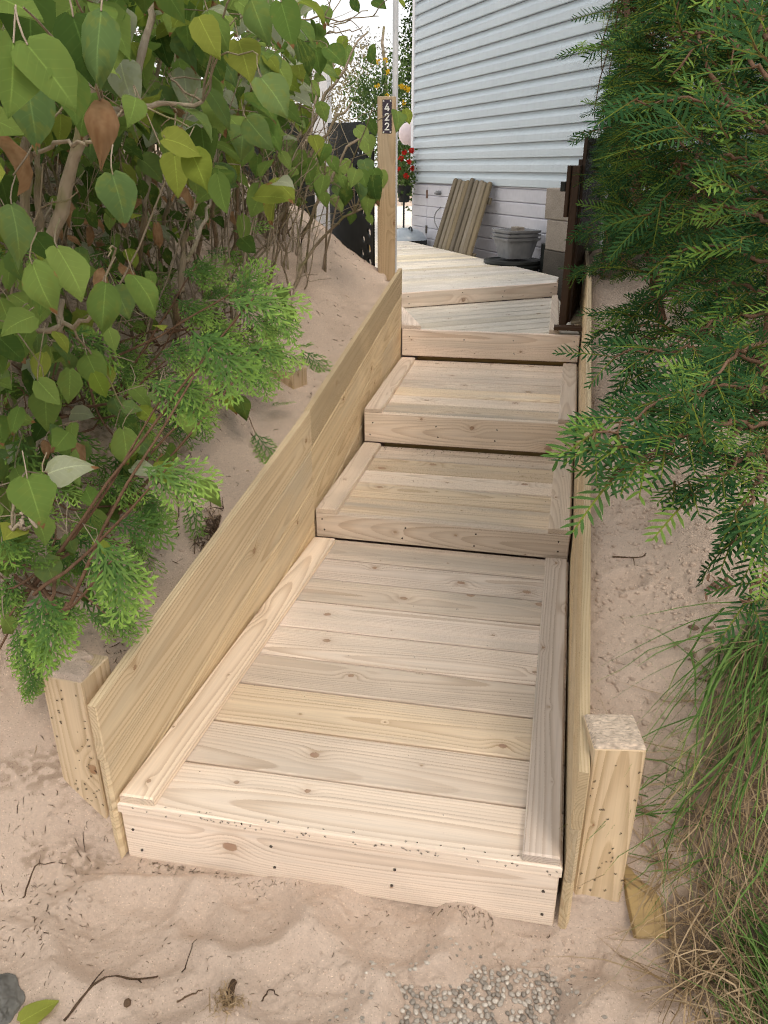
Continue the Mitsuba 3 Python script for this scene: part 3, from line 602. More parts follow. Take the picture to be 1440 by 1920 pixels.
# louvre mat of thin slats leaning behind the gate
t = thing('slat_mat', 'dark mat of thin slats lying between the open gate and right wall', 'mat')
for i in range(16):
    y = 4.46 + .062 * i; x0, x1 = 1.075 + .30 * (y - 4.46) * .9, 1.125 + .245 * (y - 4.46)
    if x1 - x0 > .015: board('mat_slat', [[x0, y, .652], [x1, y - .01, .662], [x1, y + .03, .662], [x0, y + .04, .652]], UP, .012, 'grey_wood', t, .002, [1, 0, 0])
# garden posts and timber behind the right wall
t = tag(board('fence_post', [[1.26, 4.62, .7], [1.36, 4.60, .7], [1.36, 4.60, 1.62], [1.26, 4.62, 1.62]], [-.1, -1, 0], .1, 'grey_wood', None, .004, UP), 'greenish square post half hidden by the yew beside the gate', 'post')

# ---------------------------------------------------------------- the dark fence left of the numbered post
def holed_panel(name, label, a, b, z0a, z0b, z1a, z1b, holes, seed):
    r = np.random.default_rng(seed); a, b = np.array(a), np.array(b); L = np.linalg.norm(b - a)
    poly = shapely.Polygon([(0, z0a), (L, z0b), (L, z1b), (0, z1a)])
    for s, z, w, h in holes:
        g = np.linspace(0, 2 * np.pi, 11)[:-1]; rr = r.uniform(.7, 1.15, 10)
        poly = poly.difference(shapely.Polygon(np.stack([s + w * rr * np.cos(g), z + h * rr * np.sin(g) + .3 * h * np.cos(g)], 1)).buffer(.002))
    m = trimesh.creation.extrude_polygon(poly, .012, engine='earcut'); d = unit(b - a); v = m.vertices
    n = np.array([-d[1], d[0]])
    w = np.stack([a[0] + d[0] * v[:, 0] + n[0] * v[:, 2], a[1] + d[1] * v[:, 0] + n[1] * v[:, 2], v[:, 1]], 1)
    return tag(add(name, (w, m.faces), 'black_plastic'), label, 'fence panel')
r = np.random.default_rng(2)
holes = [(.085 + r.uniform(-.012, .012), .93 + .083 * k + r.uniform(-.01, .01), .040, .026) for k in range(11)] + [(.225 + r.uniform(-.02, .02), .96 + .083 * k + r.uniform(-.012, .012), .031, .021) for k in range(11) if k not in (2, 4)] \
    + [(.33 + r.uniform(-.03, .03), 1.30 + .08 * k, .025, .016) for k in range(5)]
holed_panel('screen_fence', 'black woven screen full of small holes between the numbered post and white post', (-.055, 4.90), (-.375, 5.93), .5, .5, 1.70, 1.74, holes, 6)
holed_panel('screen_fence', 'black fence panel behind the shrub, left of the white post', (-.50, 6.02), (-3.4, 6.5), .5, .5, 1.85, 2.2, [], 7)
wp = thing('white_post', 'white painted post behind the shrub, left of the black screen', 'post')
board('shaft', [[-.495, 5.96, .5], [-.385, 5.94, .5], [-.385, 5.94, 2.20], [-.495, 5.96, 2.20]], [-.18, -1, 0], .11, 'white_paint', wp, .004, UP)
board('cap', [[-.51, 5.94, 2.2025], [-.372, 5.915, 2.2025], [-.35, 6.06, 2.2025], [-.49, 6.08, 2.2025]], UP, .03, 'white_paint', wp, .004)
tag(board('edging_board', [[-.25, 9.75, .5], [.40, 9.83, .5], [.40, 9.83, .66], [-.25, 9.75, .66]], [0, -1, 0], .03, 'yellow_wood', None, .003), 'yellowish edging board at the far end of the deck', 'edging board')
tag(board('wood_stake', [[.155, 9.70, .5], [.205, 9.70, .5], [.205, 9.70, .80], [.155, 9.70, .80]], [0, -1, 0], .04, 'dark_wood', None, .004, UP), 'short dark wooden stake by the edging board', 'stake')
m = trimesh.creation.icosphere(3, .14); m.apply_translation([.33, 11.2, 1.86]); tag(add('garden_ball', m, 'pale_ball', smooth=True), 'pale pink ball half hidden behind the house corner', 'ball')
# ---------------------------------------------------------------- where the plants of the foreground stand (metres): stems, leaves, sprays
LILAC_LEAVES = [(-.433, 1.046, 1.595, -.438, 1.016, 1.515, .000), (-.416, 1.044, 1.593, -.367, 1.045, 1.526, .000), (-.468, 1.153, 1.567, -.448, 1.103, 1.487, .000), (-.465, 1.296, 1.593, -.458, 1.291, 1.516, .000), (-.713, 1.822, 1.713, -.641, 1.795, 1.663, .000), (-.334, 1.072, 1.631, -.343, 1.037, 1.551, .000), (-.375, 1.093, 1.628, -.356, 1.083, 1.553, 4), (-.507, 1.700, 1.739, -.475, 1.667, 1.664, 2), (-.500, 1.612, 1.700, -.480, 1.585, 1.623, .000), (-.531, 1.784, 1.660, -.503, 1.727, 1.580, 2), (-.760, 3.107, 1.990, -.730, 3.094, 1.919, .000), (-.351, 1.813, 1.748, -.305, 1.790, 1.681, .000), (-.251, 1.719, 1.754, -.220, 1.681, 1.678, .000), (-.187, 1.660, 1.737, -.166, 1.648, 1.662, .000), (-.308, 1.897, 1.708, -.281, 1.857, 1.631, 1), (-.232, 1.667, 1.618, -.179, 1.641, 1.553, .000), (-.299, 2.006, 1.621, -.241, 1.963, 1.557, .000), (-.408, 2.012, 1.607, -.354, 1.983, 1.543, .000), (-.405, 2.233, 1.586, -.342, 2.196, 1.527, .000), (-.304, 1.907, 1.561, -.246, 1.871, 1.498, .000), (-.654, 2.677, 1.691, -.595, 2.672, 1.635, 1), (-.456, 1.848, 1.488, -.446, 1.806, 1.407, 1), (-.384, 1.688, 1.495, -.350, 1.660, 1.421, 1), (-.607, 2.986, 1.528, -.576, 2.985, 1.455, .000), (-.420, 1.303, 1.452, -.405, 1.298, 1.373, .000), (-.955, 2.702, 1.413, -.918, 2.688, 1.342, .000), (-.897, 2.939, 1.421, -.858, 2.914, 1.349, .000), (-.830, 2.934, 1.409, -.802, 2.897, 1.341, 4), (-.871, 2.901, 1.336, -.852, 2.860, 1.273, 3), (-.626, 2.258, 1.320, -.624, 2.252, 1.237, 3), (-1.046, 2.892, 1.315, -1.034, 2.875, 1.264, 3), (-.583, 1.298, 1.410, -.559, 1.248, 1.332, .000), (-.946, 2.254, 1.313, -.914, 2.233, 1.239, .000), (-.515, 1.178, 1.333, -.490, 1.164, 1.255, .000), (-.494, 1.228, 1.351, -.454, 1.207, 1.279, .000), (-1.222, 2.581, 1.192, -1.197, 2.575, 1.116, .000), (-.495, 1.418, 1.275, -.496, 1.364, 1.198, .000), (-.453, 1.448, 1.285, -.404, 1.425, 1.218, .000), (-.667, 1.969, 1.192, -.628, 1.940, 1.119, .000), (-.857, 2.692, .977, -.804, 2.656, .937, .000), (-.968, 2.826, 1.167, -.948, 2.819, 1.123, 1), (-1.016, 2.487, 1.072, -1.046, 2.483, 1.008, 1), (-.759, 1.687, .999, -.763, 1.661, .915, .000), (-.660, 1.706, 1.082, -.621, 1.667, 1.011, .000), (-.910, 2.155, .982, -.874, 2.145, .907, .000), (-.583, 1.248, .980, -.499, 1.262, .998, 2), (-.964, 1.864, .836, -.907, 1.856, .804, 1), (-.859, 1.797, .812, -.872, 1.783, .738, .000), (-.787, 1.802, .749, -.775, 1.759, .683, .000), (-.730, 1.746, .686, -.733, 1.730, .598, .000), (-.742, 1.840, .670, -.687, 1.829, .609, .000), (-.588, 1.664, .920, -.583, 1.646, .833, .000), (-.734, 2.179, .760, -.669, 2.144, .708, .000), (-.877, 1.658, .778, -.871, 1.641, .690, .000), (-.929, 1.759, .802, -.879, 1.724, .751, .000), (-.618, 1.243, .970, -.583, 1.194, .900, .000), (-.836, 1.572, .712, -.831, 1.563, .635, .000), (-.840, 1.518, .704, -.836, 1.507, .623, .000), (-.727, 1.957, .691, -.671, 1.958, .635, 2), (-.468, 1.793, .741, -.395, 1.776, .695, .000), (-.473, 2.449, .782, -.442, 2.409, .708, 4), (-.518, 2.558, .752, -.499, 2.513, .700, 1), (-.411, 2.732, .957, -.375, 2.713, .886, .000), (-.336, 2.758, 1.017, -.318, 2.746, .951, .000), (-.370, 2.491, .942, -.330, 2.481, .866, .000), (-.448, 2.709, .906, -.410, 2.672, .839, .000), (-.374, 2.785, 1.076, -.335, 2.753, 1.027, .000), (-.576, 2.060, .633, -.573, 2.056, .594, .000), (-.685, 1.550, .575, -.687, 1.551, .526, 4), (-.814, 1.417, .578, -.803, 1.425, .527, .000), (-.746, 1.537, 1.229, -.709, 1.490, 1.156, .000), (-.886, 2.287, 1.078, -.864, 2.257, .999, 1), (-.821, 2.736, .975, -.791, 2.740, .922, .000), (-1.096, 2.404, 1.296, -1.034, 2.380, 1.239, .000), (-.876, 1.918, 1.444, -.856, 1.893, 1.366, 4), (-.525, 2.298, 1.778, -.486, 2.243, 1.701, .000), (-.521, 2.452, 1.755, -.487, 2.435, 1.683, 4), (-.745, 2.705, 1.902, -.713, 2.703, 1.834, .000), (-.594, 2.379, 1.777, -.574, 2.369, 1.702, 4), (-.414, 2.264, 1.715, -.371, 2.261, 1.649, .000), (-.293, 2.321, 1.828, -.261, 2.302, 1.755, .000), (-.288, 2.862, 1.855, -.262, 2.818, 1.777, .000), (-.942, 2.593, 1.884, -.904, 2.584, 1.817, .000), (-1.187, 3.074, 1.969, -1.147, 3.030, 1.894, 4), (-1.216, 2.965, 1.944, -1.209, 2.955, 1.868, .000), (-.504, 2.337, 1.865, -.466, 2.284, 1.788, 1), (-.456, 2.599, 1.897, -.414, 2.593, 1.832, .000), (-.568, 2.457, 1.599, -.534, 2.410, 1.522, .000), (-.594, 2.295, 1.590, -.551, 2.262, 1.519, 4), (-.542, 2.976, 1.503, -.504, 2.941, 1.435, 1), (-.656, 2.923, 1.727, -.606, 2.910, 1.664, 4), (-.467, 3.113, 1.810, -.428, 3.070, 1.740, 1), (-.317, 2.634, 1.743, -.277, 2.601, 1.670, .000), (-.543, 2.720, 1.723, -.506, 2.665, 1.647, .000)]
LILAC2_LEAVES = [(-.275, 4.264, 2.155, -.253, 4.223, 2.074, .000), (-.297, 4.052, 1.988, -.243, 4.003, 1.857, .000), (-.372, 4.282, 1.962, -.351, 4.258, 1.876, 4), (-.407, 4.588, 2.111, -.363, 4.551, 2.039, 4), (-.190, 4.749, 2.054, -.201, 4.712, 1.951, .000), (-.076, 4.694, 2.042, -.058, 4.640, 1.945, .000), (-.249, 4.400, 1.907, -.242, 4.350, 1.839, 1), (-.093, 4.666, 1.615, -.075, 4.602, 1.509, .000), (.065, 4.057, 1.703, .068, 3.993, 1.622, .000), (.100, 4.061, 1.710, .125, 4.050, 1.645, 1), (-.356, 4.374, 1.547, -.330, 4.308, 1.453, .000), (-.269, 4.076, 1.511, -.214, 4.039, 1.441, .000), (-.346, 4.311, 1.471, -.298, 4.263, 1.369, .000), (-.273, 4.239, 1.464, -.207, 4.222, 1.375, .000), (-.185, 4.341, 1.416, -.184, 4.300, 1.344, .000), (-.146, 4.096, 1.414, -.119, 4.066, 1.367, .000), (-.104, 3.815, 1.448, -.079, 3.764, 1.380, .000), (-.055, 3.957, 1.425, -.036, 3.888, 1.299, 4), (-.071, 3.948, 1.349, -.087, 3.907, 1.245, .000), (-.014, 4.569, 1.446, -.004, 4.547, 1.356, .000), (-.335, 4.382, 1.383, -.322, 4.361, 1.296, .000), (-.161, 4.155, 1.256, -.169, 4.155, 1.193, 4), (-.369, 4.324, 1.452, -.386, 4.280, 1.352, .000), (-.192, 3.776, 1.427, -.168, 3.749, 1.367, .000), (-.119, 3.880, 1.392, -.106, 3.824, 1.322, .000), (-.237, 4.134, 1.387, -.205, 4.119, 1.311, .000), (-.287, 3.933, 1.351, -.269, 3.921, 1.285, .000), (-.204, 4.450, 2.055, -.212, 4.394, 1.980, 1), (-.058, 4.940, 2.289, .014, 4.915, 2.248, 4), (-.151, 4.306, 2.183, -.114, 4.304, 2.129, 4), (.073, 4.144, 2.156, .103, 4.148, 2.131, 1), (-.128, 3.963, 1.628, -.060, 3.928, 1.566, .000), (-.074, 4.018, 1.663, -.028, 4.009, 1.593, 4), (-.411, 4.270, 1.917, -.382, 4.250, 1.802, .000), (-.418, 4.398, 1.742, -.386, 4.342, 1.589, 1), (-.370, 4.347, 1.833, -.336, 4.294, 1.742, .000), (-.437, 4.075, 1.471, -.408, 4.058, 1.368, .000), (-.542, 3.965, 1.606, -.516, 3.960, 1.522, .000), (-.541, 4.405, 1.497, -.488, 4.339, 1.371, .000), (-.081, 4.186, 1.237, -.057, 4.160, 1.197, .000), (-.372, 4.073, 1.494, -.349, 4.024, 1.383, .000), (-.265, 3.724, 1.427, -.288, 3.685, 1.341, .000), (-.283, 4.571, 1.451, -.218, 4.510, 1.346, .000), (-.208, 4.396, 1.497, -.173, 4.350, 1.402, .000), (-.173, 3.871, 1.381, -.180, 3.857, 1.289, 4), (-.123, 3.735, 1.453, -.146, 3.690, 1.381, .000), (-.110, 4.616, 1.499, -.081, 4.556, 1.399, .000), (-.056, 4.464, 1.451, -.028, 4.432, 1.364, .000), (-.258, 4.372, 1.331, -.216, 4.342, 1.245, .000), (-.393, 4.072, 1.529, -.427, 4.046, 1.433, .000), (-.313, 3.805, 1.589, -.283, 3.765, 1.508, 1), (-.038, 4.018, 1.389, -.058, 3.977, 1.302, .000), (-.262, 3.880, 1.559, -.297, 3.824, 1.476, .000), (-.480, 4.281, 1.605, -.452, 4.226, 1.499, .000), (-.530, 4.531, 1.714, -.566, 4.495, 1.618, .000)]
CYPRESS_SPRAYS = [(-.271, 1.384, 1.250, -.130, 1.389, 1.261), (-.382, 1.989, 1.165, -.286, 2.029, 1.255), (-.550, 2.187, 1.200, -.422, 2.208, 1.248), (-.529, 2.218, 1.026, -.396, 2.234, 1.063), (-.338, 1.362, 1.202, -.223, 1.323, 1.114), (-.311, 1.695, 1.100, -.172, 1.695, 1.100), (-.393, 1.942, 1.009, -.257, 1.930, .984), (-.571, 2.062, .936, -.444, 2.039, .884), (-.821, 2.301, .999, -.705, 2.269, .930), (-.980, 2.097, .926, -.872, 2.089, .908), (-.852, 2.145, .881, -.722, 2.127, .839), (-.447, 1.442, 1.093, -.312, 1.429, 1.066), (-.426, 1.274, .980, -.289, 1.267, .965), (-.637, 1.843, .707, -.542, 1.802, .616), (-.504, 1.212, .866, -.416, 1.163, .756), (-.726, 1.643, .630, -.713, 1.615, .566), (-.604, 1.176, .785, -.564, 1.120, .661), (-.742, 1.469, .605, -.655, 1.444, .550), (-.659, 1.468, .558, -.521, 1.468, .558), (-.744, 1.351, .518, -.730, 1.318, .443), (-.801, 1.464, .656, -.830, 1.426, .572), (-.648, 2.320, .771, -.515, 2.306, .740), (-.646, 1.749, .602, -.593, 1.744, .591), (-.789, 2.488, 1.085, -.655, 2.502, 1.116), (-.570, 1.956, 1.033, -.434, 1.968, 1.058), (-.795, 2.185, .937, -.657, 2.178, .923), (-.964, 2.228, .943, -.839, 2.241, .971), (-.569, 2.163, 1.134, -.438, 2.145, 1.094), (-1.113, 2.331, 1.047, -1.002, 2.305, .989), (-.751, 2.021, .768, -.633, 2.009, .741), (-.773, 1.378, .576, -.740, 1.341, .494), (-.779, 1.636, .676, -.728, 1.595, .584), (-.612, 2.667, 1.058, -.504, 2.697, 1.124), (-.412, 2.517, 1.014, -.275, 2.524, 1.029)]
CYPRESS_ROOTS = [(-.902, 2.106, .850), (-.764, 2.631, .904), (-.786, 1.503, .608), (-.743, 1.820, .663), (-.763, 2.867, .951), (-.906, 1.739, .770), (-.805, 2.327, .853), (-.679, 3.018, .924), (-.571, 2.711, .792)]
YEW_SPRIGS = [(.572, 1.325, 1.608, .483, 1.354, 1.689), (.578, 1.446, 1.511, .527, 1.458, 1.572), (.512, 1.388, 1.503, .401, 1.388, 1.553), (.598, 1.407, 1.424, .514, 1.381, 1.457), (.828, 3.015, 1.835, .633, 2.989, 1.831), (.544, 1.630, 1.679, .501, 1.608, 1.732), (.576, 1.271, 1.366, .505, 1.219, 1.359), (.597, 1.269, 1.361, .569, 1.260, 1.344), (.645, 1.571, 1.300, .562, 1.546, 1.313), (.633, 1.546, 1.245, .571, 1.529, 1.241), (.698, 2.125, 1.315, .645, 2.069, 1.281), (.752, 2.570, 1.330, .598, 2.530, 1.332), (.866, 3.113, 1.075, .701, 3.008, 1.125), (.543, 1.550, 1.131, .438, 1.493, 1.127), (.583, 1.498, 1.138, .523, 1.477, 1.139), (.569, 1.301, 1.187, .555, 1.264, 1.160), (.522, 1.301, 1.186, .517, 1.244, 1.168), (.336, 1.023, 1.105, .240, 1.024, 1.113), (.416, 1.029, 1.118, .329, .993, 1.126), (.374, 1.015, 1.086, .307, .985, 1.071), (.427, 1.262, 1.099, .367, 1.218, 1.112), (.444, 1.161, 1.118, .378, 1.147, 1.120), (.435, 1.066, 1.152, .402, 1.048, 1.190), (.457, 1.045, 1.105, .427, 1.030, 1.164), (.471, 1.160, .996, .451, 1.102, .981), (.475, 1.114, 1.014, .474, 1.061, .992), (.537, 1.056, 1.006, .485, 1.002, .976), (.544, 1.053, 1.000, .534, 1.010, .955), (.548, 1.048, 1.112, .498, 1.023, 1.116), (.548, 1.032, 1.076, .524, 1.033, 1.083), (.623, 1.084, .825, .580, 1.078, .817), (.581, 1.184, 1.170, .560, 1.160, 1.142), (.507, 1.184, 1.170, .467, 1.161, 1.158), (.548, 1.209, 1.472, .511, 1.199, 1.465), (.581, 1.292, 1.412, .547, 1.282, 1.397), (.642, 1.723, 1.395, .564, 1.647, 1.379), (.731, 2.400, 1.440, .617, 2.303, 1.414), (.810, 2.880, 1.534, .684, 2.796, 1.508), (.660, 2.065, 1.671, .576, 2.005, 1.697), (.601, 1.610, 1.634, .553, 1.600, 1.666), (.565, 1.360, 1.564, .516, 1.326, 1.576), (.624, 1.854, 1.445, .560, 1.814, 1.477), (.732, 2.340, 1.061, .619, 2.267, 1.058), (.684, 1.949, 1.167, .596, 1.871, 1.160), (.639, 1.436, 1.245, .594, 1.410, 1.221), (.581, 1.211, 1.230, .540, 1.187, 1.219), (.853, 3.157, 1.663, .706, 3.096, 1.634), (.774, 3.064, 1.945, .666, 2.939, 1.910), (.507, 1.150, 1.094, .454, 1.104, 1.058), (.517, 1.076, 1.051, .479, 1.046, 1.020), (.544, 1.010, 1.027, .522, .955, .995), (.470, 1.121, 1.153, .411, 1.095, 1.164), (.442, 1.076, 1.125, .384, 1.031, 1.132), (.529, 1.484, 1.106, .460, 1.425, 1.110), (.908, 3.491, 1.429, .783, 3.381, 1.430), (.941, 3.603, 1.191, .839, 3.509, 1.176), (.631, 1.917, 1.095, .534, 1.865, 1.079), (.598, 1.484, 1.474, .549, 1.489, 1.500), (.548, 1.240, 1.541, .496, 1.202, 1.529), (.548, 1.293, 1.660, .490, 1.240, 1.645)]
YEW_BOUGHS = [(0.673, 1.309, 1.082, 0.291, 1.026, 1.112), (0.698, 1.381, 1.121, 0.421, 1.443, 1.138), (0.648, 1.240, 1.051, 0.320, 1.024, 1.059), (0.648, 1.223, 1.014, 0.482, 1.107, 0.999), (0.623, 1.169, 1.015, 0.521, 1.032, 0.953), (0.598, 1.095, 0.973, 0.561, 1.022, 0.931), (0.747, 1.522, 1.191, 0.478, 1.484, 1.106), (0.747, 1.539, 1.229, 0.585, 1.841, 1.171), (0.698, 1.460, 1.298, 0.587, 1.678, 1.294), (0.698, 1.488, 1.360, 0.620, 1.714, 1.375), (0.698, 1.527, 1.448, 0.624, 1.854, 1.445), (0.673, 1.503, 1.517, 0.423, 1.468, 1.560), (0.648, 1.484, 1.597, 0.543, 1.634, 1.687), (0.648, 1.517, 1.671, 0.549, 1.547, 1.736), (0.648, 1.301, 1.186, 0.462, 1.115, 1.138), (0.648, 1.143, 0.833, 0.580, 1.081, 0.818), (0.843, 2.107, 1.030, 0.637, 2.320, 1.017), (0.923, 2.411, 1.221, 0.666, 2.763, 1.271), (0.963, 2.638, 1.483, 0.717, 3.118, 1.575), (0.917, 2.854, 1.721, 0.673, 3.128, 1.844), (0.880, 2.462, 1.089, 0.758, 3.124, 1.100), (0.785, 1.806, 1.091, 0.605, 1.906, 1.071), (0.648, 1.268, 1.112, 0.415, 1.212, 1.110), (0.673, 1.255, 0.962, 0.441, 1.176, 1.031), (0.722, 1.397, 1.035, 0.587, 1.578, 1.072), (0.847, 1.787, 1.295, 0.664, 2.125, 1.315), (0.847, 1.830, 1.391, 0.669, 2.291, 1.441), (0.847, 1.917, 1.585, 0.639, 2.409, 1.706), (0.797, 1.849, 1.678, 0.664, 2.351, 1.821), (0.797, 1.587, 1.092, 0.519, 1.463, 1.058), (0.747, 1.424, 0.973, 0.562, 1.341, 1.032)]
LILAC_STEMS = [([(-0.769, 1.840, 1.290), (-0.718, 1.816, 1.359), (-0.662, 1.819, 1.487), (-0.609, 1.809, 1.587), (-0.576, 1.867, 1.719), (-0.543, 1.931, 1.860)], 0.016, 0.009), ([(-0.632, 1.829, 1.559), (-0.543, 1.802, 1.572), (-0.491, 1.863, 1.586), (-0.400, 1.922, 1.595)], 0.008, 0.004), ([(-0.544, 1.827, 1.579), (-0.520, 1.902, 1.675), (-0.512, 2.003, 1.778), (-0.494, 2.042, 1.864)], 0.01, 0.006), ([(-0.643, 1.844, 1.519), (-0.576, 1.793, 1.552), (-0.544, 1.822, 1.569)], 0.006, 0.004), ([(-0.847, 1.897, 1.296), (-0.809, 1.909, 1.444), (-0.788, 1.886, 1.515), (-0.794, 1.965, 1.692)], 0.013, 0.008), ([(-0.797, 1.915, 1.483), (-0.675, 1.773, 1.507), (-0.592, 1.663, 1.506), (-0.517, 1.615, 1.523)], 0.005, 0.003), ([(-0.879, 2.074, 1.202), (-0.870, 2.089, 1.356), (-0.855, 2.099, 1.503), (-0.828, 2.196, 1.719)], 0.01, 0.006), ([(-0.781, 2.920, 0.902), (-0.634, 2.404, 1.082), (-0.605, 2.372, 1.134), (-0.600, 2.418, 1.235), (-0.573, 2.397, 1.311), (-0.517, 2.528, 1.482), (-0.509, 2.593, 1.628)], 0.013, 0.006), ([(-0.589, 2.405, 1.206), (-0.553, 2.504, 1.305), (-0.554, 2.699, 1.373), (-0.540, 2.796, 1.345)], 0.007, 0.003), ([(-0.835, 3.616, 1.100), (-0.607, 2.915, 1.366), (-0.576, 2.866, 1.501), (-0.585, 2.946, 1.682), (-0.536, 2.918, 1.863)], 0.01, 0.006), ([(-0.784, 3.787, 1.118), (-0.642, 3.139, 1.378), (-0.610, 3.086, 1.504), (-0.598, 3.083, 1.742)], 0.011, 0.006), ([(-0.715, 3.879, 1.098), (-0.565, 3.256, 1.394), (-0.542, 3.196, 1.506), (-0.522, 3.286, 1.707)], 0.009, 0.005), ([(-0.689, 3.960, 1.115), (-0.536, 3.338, 1.333), (-0.504, 3.373, 1.411), (-0.415, 3.239, 1.356)], 0.008, 0.004), ([(-0.717, 3.735, 1.065), (-0.542, 3.073, 1.231), (-0.482, 3.118, 1.332), (-0.457, 3.256, 1.394), (-0.461, 3.273, 1.431)], 0.01, 0.004), ([(-0.917, 3.273, 1.051), (-0.738, 2.785, 1.321), (-0.702, 2.858, 1.485), (-0.684, 2.968, 1.731)], 0.009, 0.005), ([(-0.953, 3.006, 1.007), (-0.716, 2.444, 1.293), (-0.700, 2.528, 1.482), (-0.669, 2.645, 1.744)], 0.01, 0.006), ([(-0.934, 1.928, 1.119), (-0.896, 1.929, 1.245), (-0.878, 1.938, 1.387)], 0.012, 0.008), ([(-1.075, 2.287, 0.897), (-0.881, 1.917, 1.095), (-0.888, 1.971, 1.215)], 0.014, 0.01), ([(-0.966, 2.218, 0.817), (-0.842, 2.007, 1.050), (-0.816, 2.000, 1.159)], 0.012, 0.008), ([(-0.847, 1.701, 1.101), (-0.754, 1.662, 1.138), (-0.674, 1.669, 1.154), (-0.598, 1.630, 1.188)], 0.008, 0.004), ([(-0.727, 1.359, 0.826), (-0.701, 1.359, 0.826), (-0.701, 1.369, 0.850), (-0.675, 1.357, 0.822)], 0.005, 0.003), ]
LILAC2_STEMS = [([(-0.442, 3.828, 0.919), (-0.429, 4.205, 1.067), (-0.364, 4.177, 1.250), (-0.210, 4.177, 1.495), (-0.079, 4.242, 1.639)], 0.014, 0.005), ([(-0.442, 3.828, 0.919), (-0.324, 4.122, 1.127), (-0.184, 4.065, 1.243), (-0.054, 4.194, 1.287)], 0.009, 0.004), ([(-0.586, 4.047, 1.082), (-0.473, 4.092, 1.303), (-0.394, 4.167, 1.471), (-0.256, 4.130, 1.635), (-0.154, 4.183, 1.751)], 0.014, 0.005), ([(-0.638, 4.491, 1.234), (-0.432, 4.298, 1.521), (-0.316, 4.285, 1.735), (-0.179, 4.256, 1.915), (-0.077, 4.318, 2.055)], 0.012, 0.004), ([(-0.658, 4.210, 1.171), (-0.579, 4.145, 1.423), (-0.615, 4.172, 1.728), (-0.563, 4.339, 2.102)], 0.012, 0.006), ([(-0.399, 4.171, 1.971), (-0.324, 4.187, 2.005), (-0.205, 4.334, 2.090), (-0.077, 4.360, 2.149)], 0.005, 0.002), ([(-0.448, 4.227, 2.096), (-0.324, 4.224, 2.089), (-0.174, 4.222, 2.085), (-0.026, 4.350, 2.125)], 0.005, 0.002), ([(-0.299, 4.192, 2.017), (-0.199, 4.202, 2.039), (-0.102, 4.329, 2.079)], 0.004, 0.002), ([(-0.421, 4.177, 1.495), (-0.368, 4.231, 1.615), (-0.316, 4.360, 1.903), (-0.263, 4.467, 2.143)], 0.008, 0.004), ]
YEW_STEMS = [([(0.888, 2.877, 1.281), (0.882, 2.945, 1.435), (0.874, 3.014, 1.588), (0.860, 3.121, 1.827), (0.841, 3.243, 2.100)], 0.018, 0.01), ([(0.900, 2.536, 1.010), (0.891, 2.733, 1.206), (0.871, 2.853, 1.351)], 0.016, 0.012), ([(0.732, 1.454, 1.040), (0.737, 1.484, 1.106), (0.747, 1.522, 1.191), (0.808, 1.714, 1.375)], 0.01, 0.006), ([(0.737, 1.454, 1.040), (0.598, 1.282, 1.022), (0.502, 1.180, 1.039)], 0.005, 0.003), ([(0.765, 1.754, 1.219), (0.714, 1.674, 1.164), (0.653, 1.610, 1.143)], 0.006, 0.004), ([(0.747, 1.670, 1.523), (0.685, 1.691, 1.570), (0.633, 1.721, 1.636), (0.612, 1.751, 1.703)], 0.006, 0.003), ([(0.746, 1.598, 1.362), (0.698, 1.723, 1.395), (0.698, 1.964, 1.444)], 0.005, 0.003), ]
# ---------------------------------------------------------------- leaves and twigs
def leaf_mesh(base, tip, up, width=.80, fold=.22, droop=.18, wave=.05, curl=0.0, seed=0, na=7, nb=5):
    """A heart-shaped leaf from base to tip; uv = (across 0..1, along)."""
    r = np.random.default_rng(seed); base, tip = np.asarray(base, float), np.asarray(tip, float)
    L = np.linalg.norm(tip - base); ax = (tip - base) / L; up = np.asarray(up, float); up = unit(up - ax * (up @ ax) + 1e-6); side = cross(up, ax)
    t = np.array([0, .07, .2, .36, .54, .72, .88, 1.0])[:na + 1] if na == 7 else np.array([0, .14, .4, .7, 1.0])
    prof = np.interp(t, [0, .07, .2, .36, .54, .72, .88, 1.0], [.12, .33, .46, .485, .42, .285, .115, .006]) * width
    s = np.linspace(-1, 1, nb)
    Tt, Ss = np.meshgrid(t, s, indexing='ij'); W = prof[:, None] * Ss
    along = Tt - .07 * np.abs(Ss) * np.exp(-(Tt / .12)**2) - .02
    ph = r.uniform(0, 6.28, 3)
    h = fold * np.abs(W) - droop * (Tt - .35)**2 + wave * np.sin(5 * Tt + ph[0] + 2 * Ss) * np.abs(Ss) - curl * (np.abs(Ss)**2) * .35 - curl * .8 * np.maximum(Tt - .5, 0)**1.5
    along = along - curl * .5 * np.maximum(Tt - .55, 0)
    W = W * (1 - .45 * curl * np.abs(Ss)) * (1 + .08 * np.sin(7 * Tt + ph[1]))
    v = base + L * (along[..., None] * ax + W[..., None] * side + h[..., None] * up)
    n = len(t); i, j = np.meshgrid(np.arange(n - 1), np.arange(nb - 1), indexing='ij'); A = i * nb + j
    f = np.vstack([np.stack([A, A + 1, A + nb + 1], -1).reshape(-1, 3), np.stack([A, A + nb + 1, A + nb], -1).reshape(-1, 3)])
    uv = np.stack([np.clip(Ss * prof[:, None] / max(prof.max(), 1e-6) * .47 + .5, .02, .98), Tt], -1).reshape(-1, 2)
    return v.reshape(-1, 3), f, uv
LEAF_ID = [0]
def add_leaf(parent, base, tip, up, cls=0, big=True, soup=None, seed=None, **kw):
    LEAF_ID[0] += 1; seed = LEAF_ID[0] if seed is None else seed
    v, f, uv = leaf_mesh(base, tip, up, seed=seed, na=7 if big else 4, nb=5 if big else 3, **kw)
    uv = uv + [cls * 1000 + LEAF_ID[0] % 1000, 0]
    if soup is not None: soup.put(v, f, uv); return
    return add('leaf', (v, f), 'lilac_leaf', parent, True, uv=uv)
TW = [0]
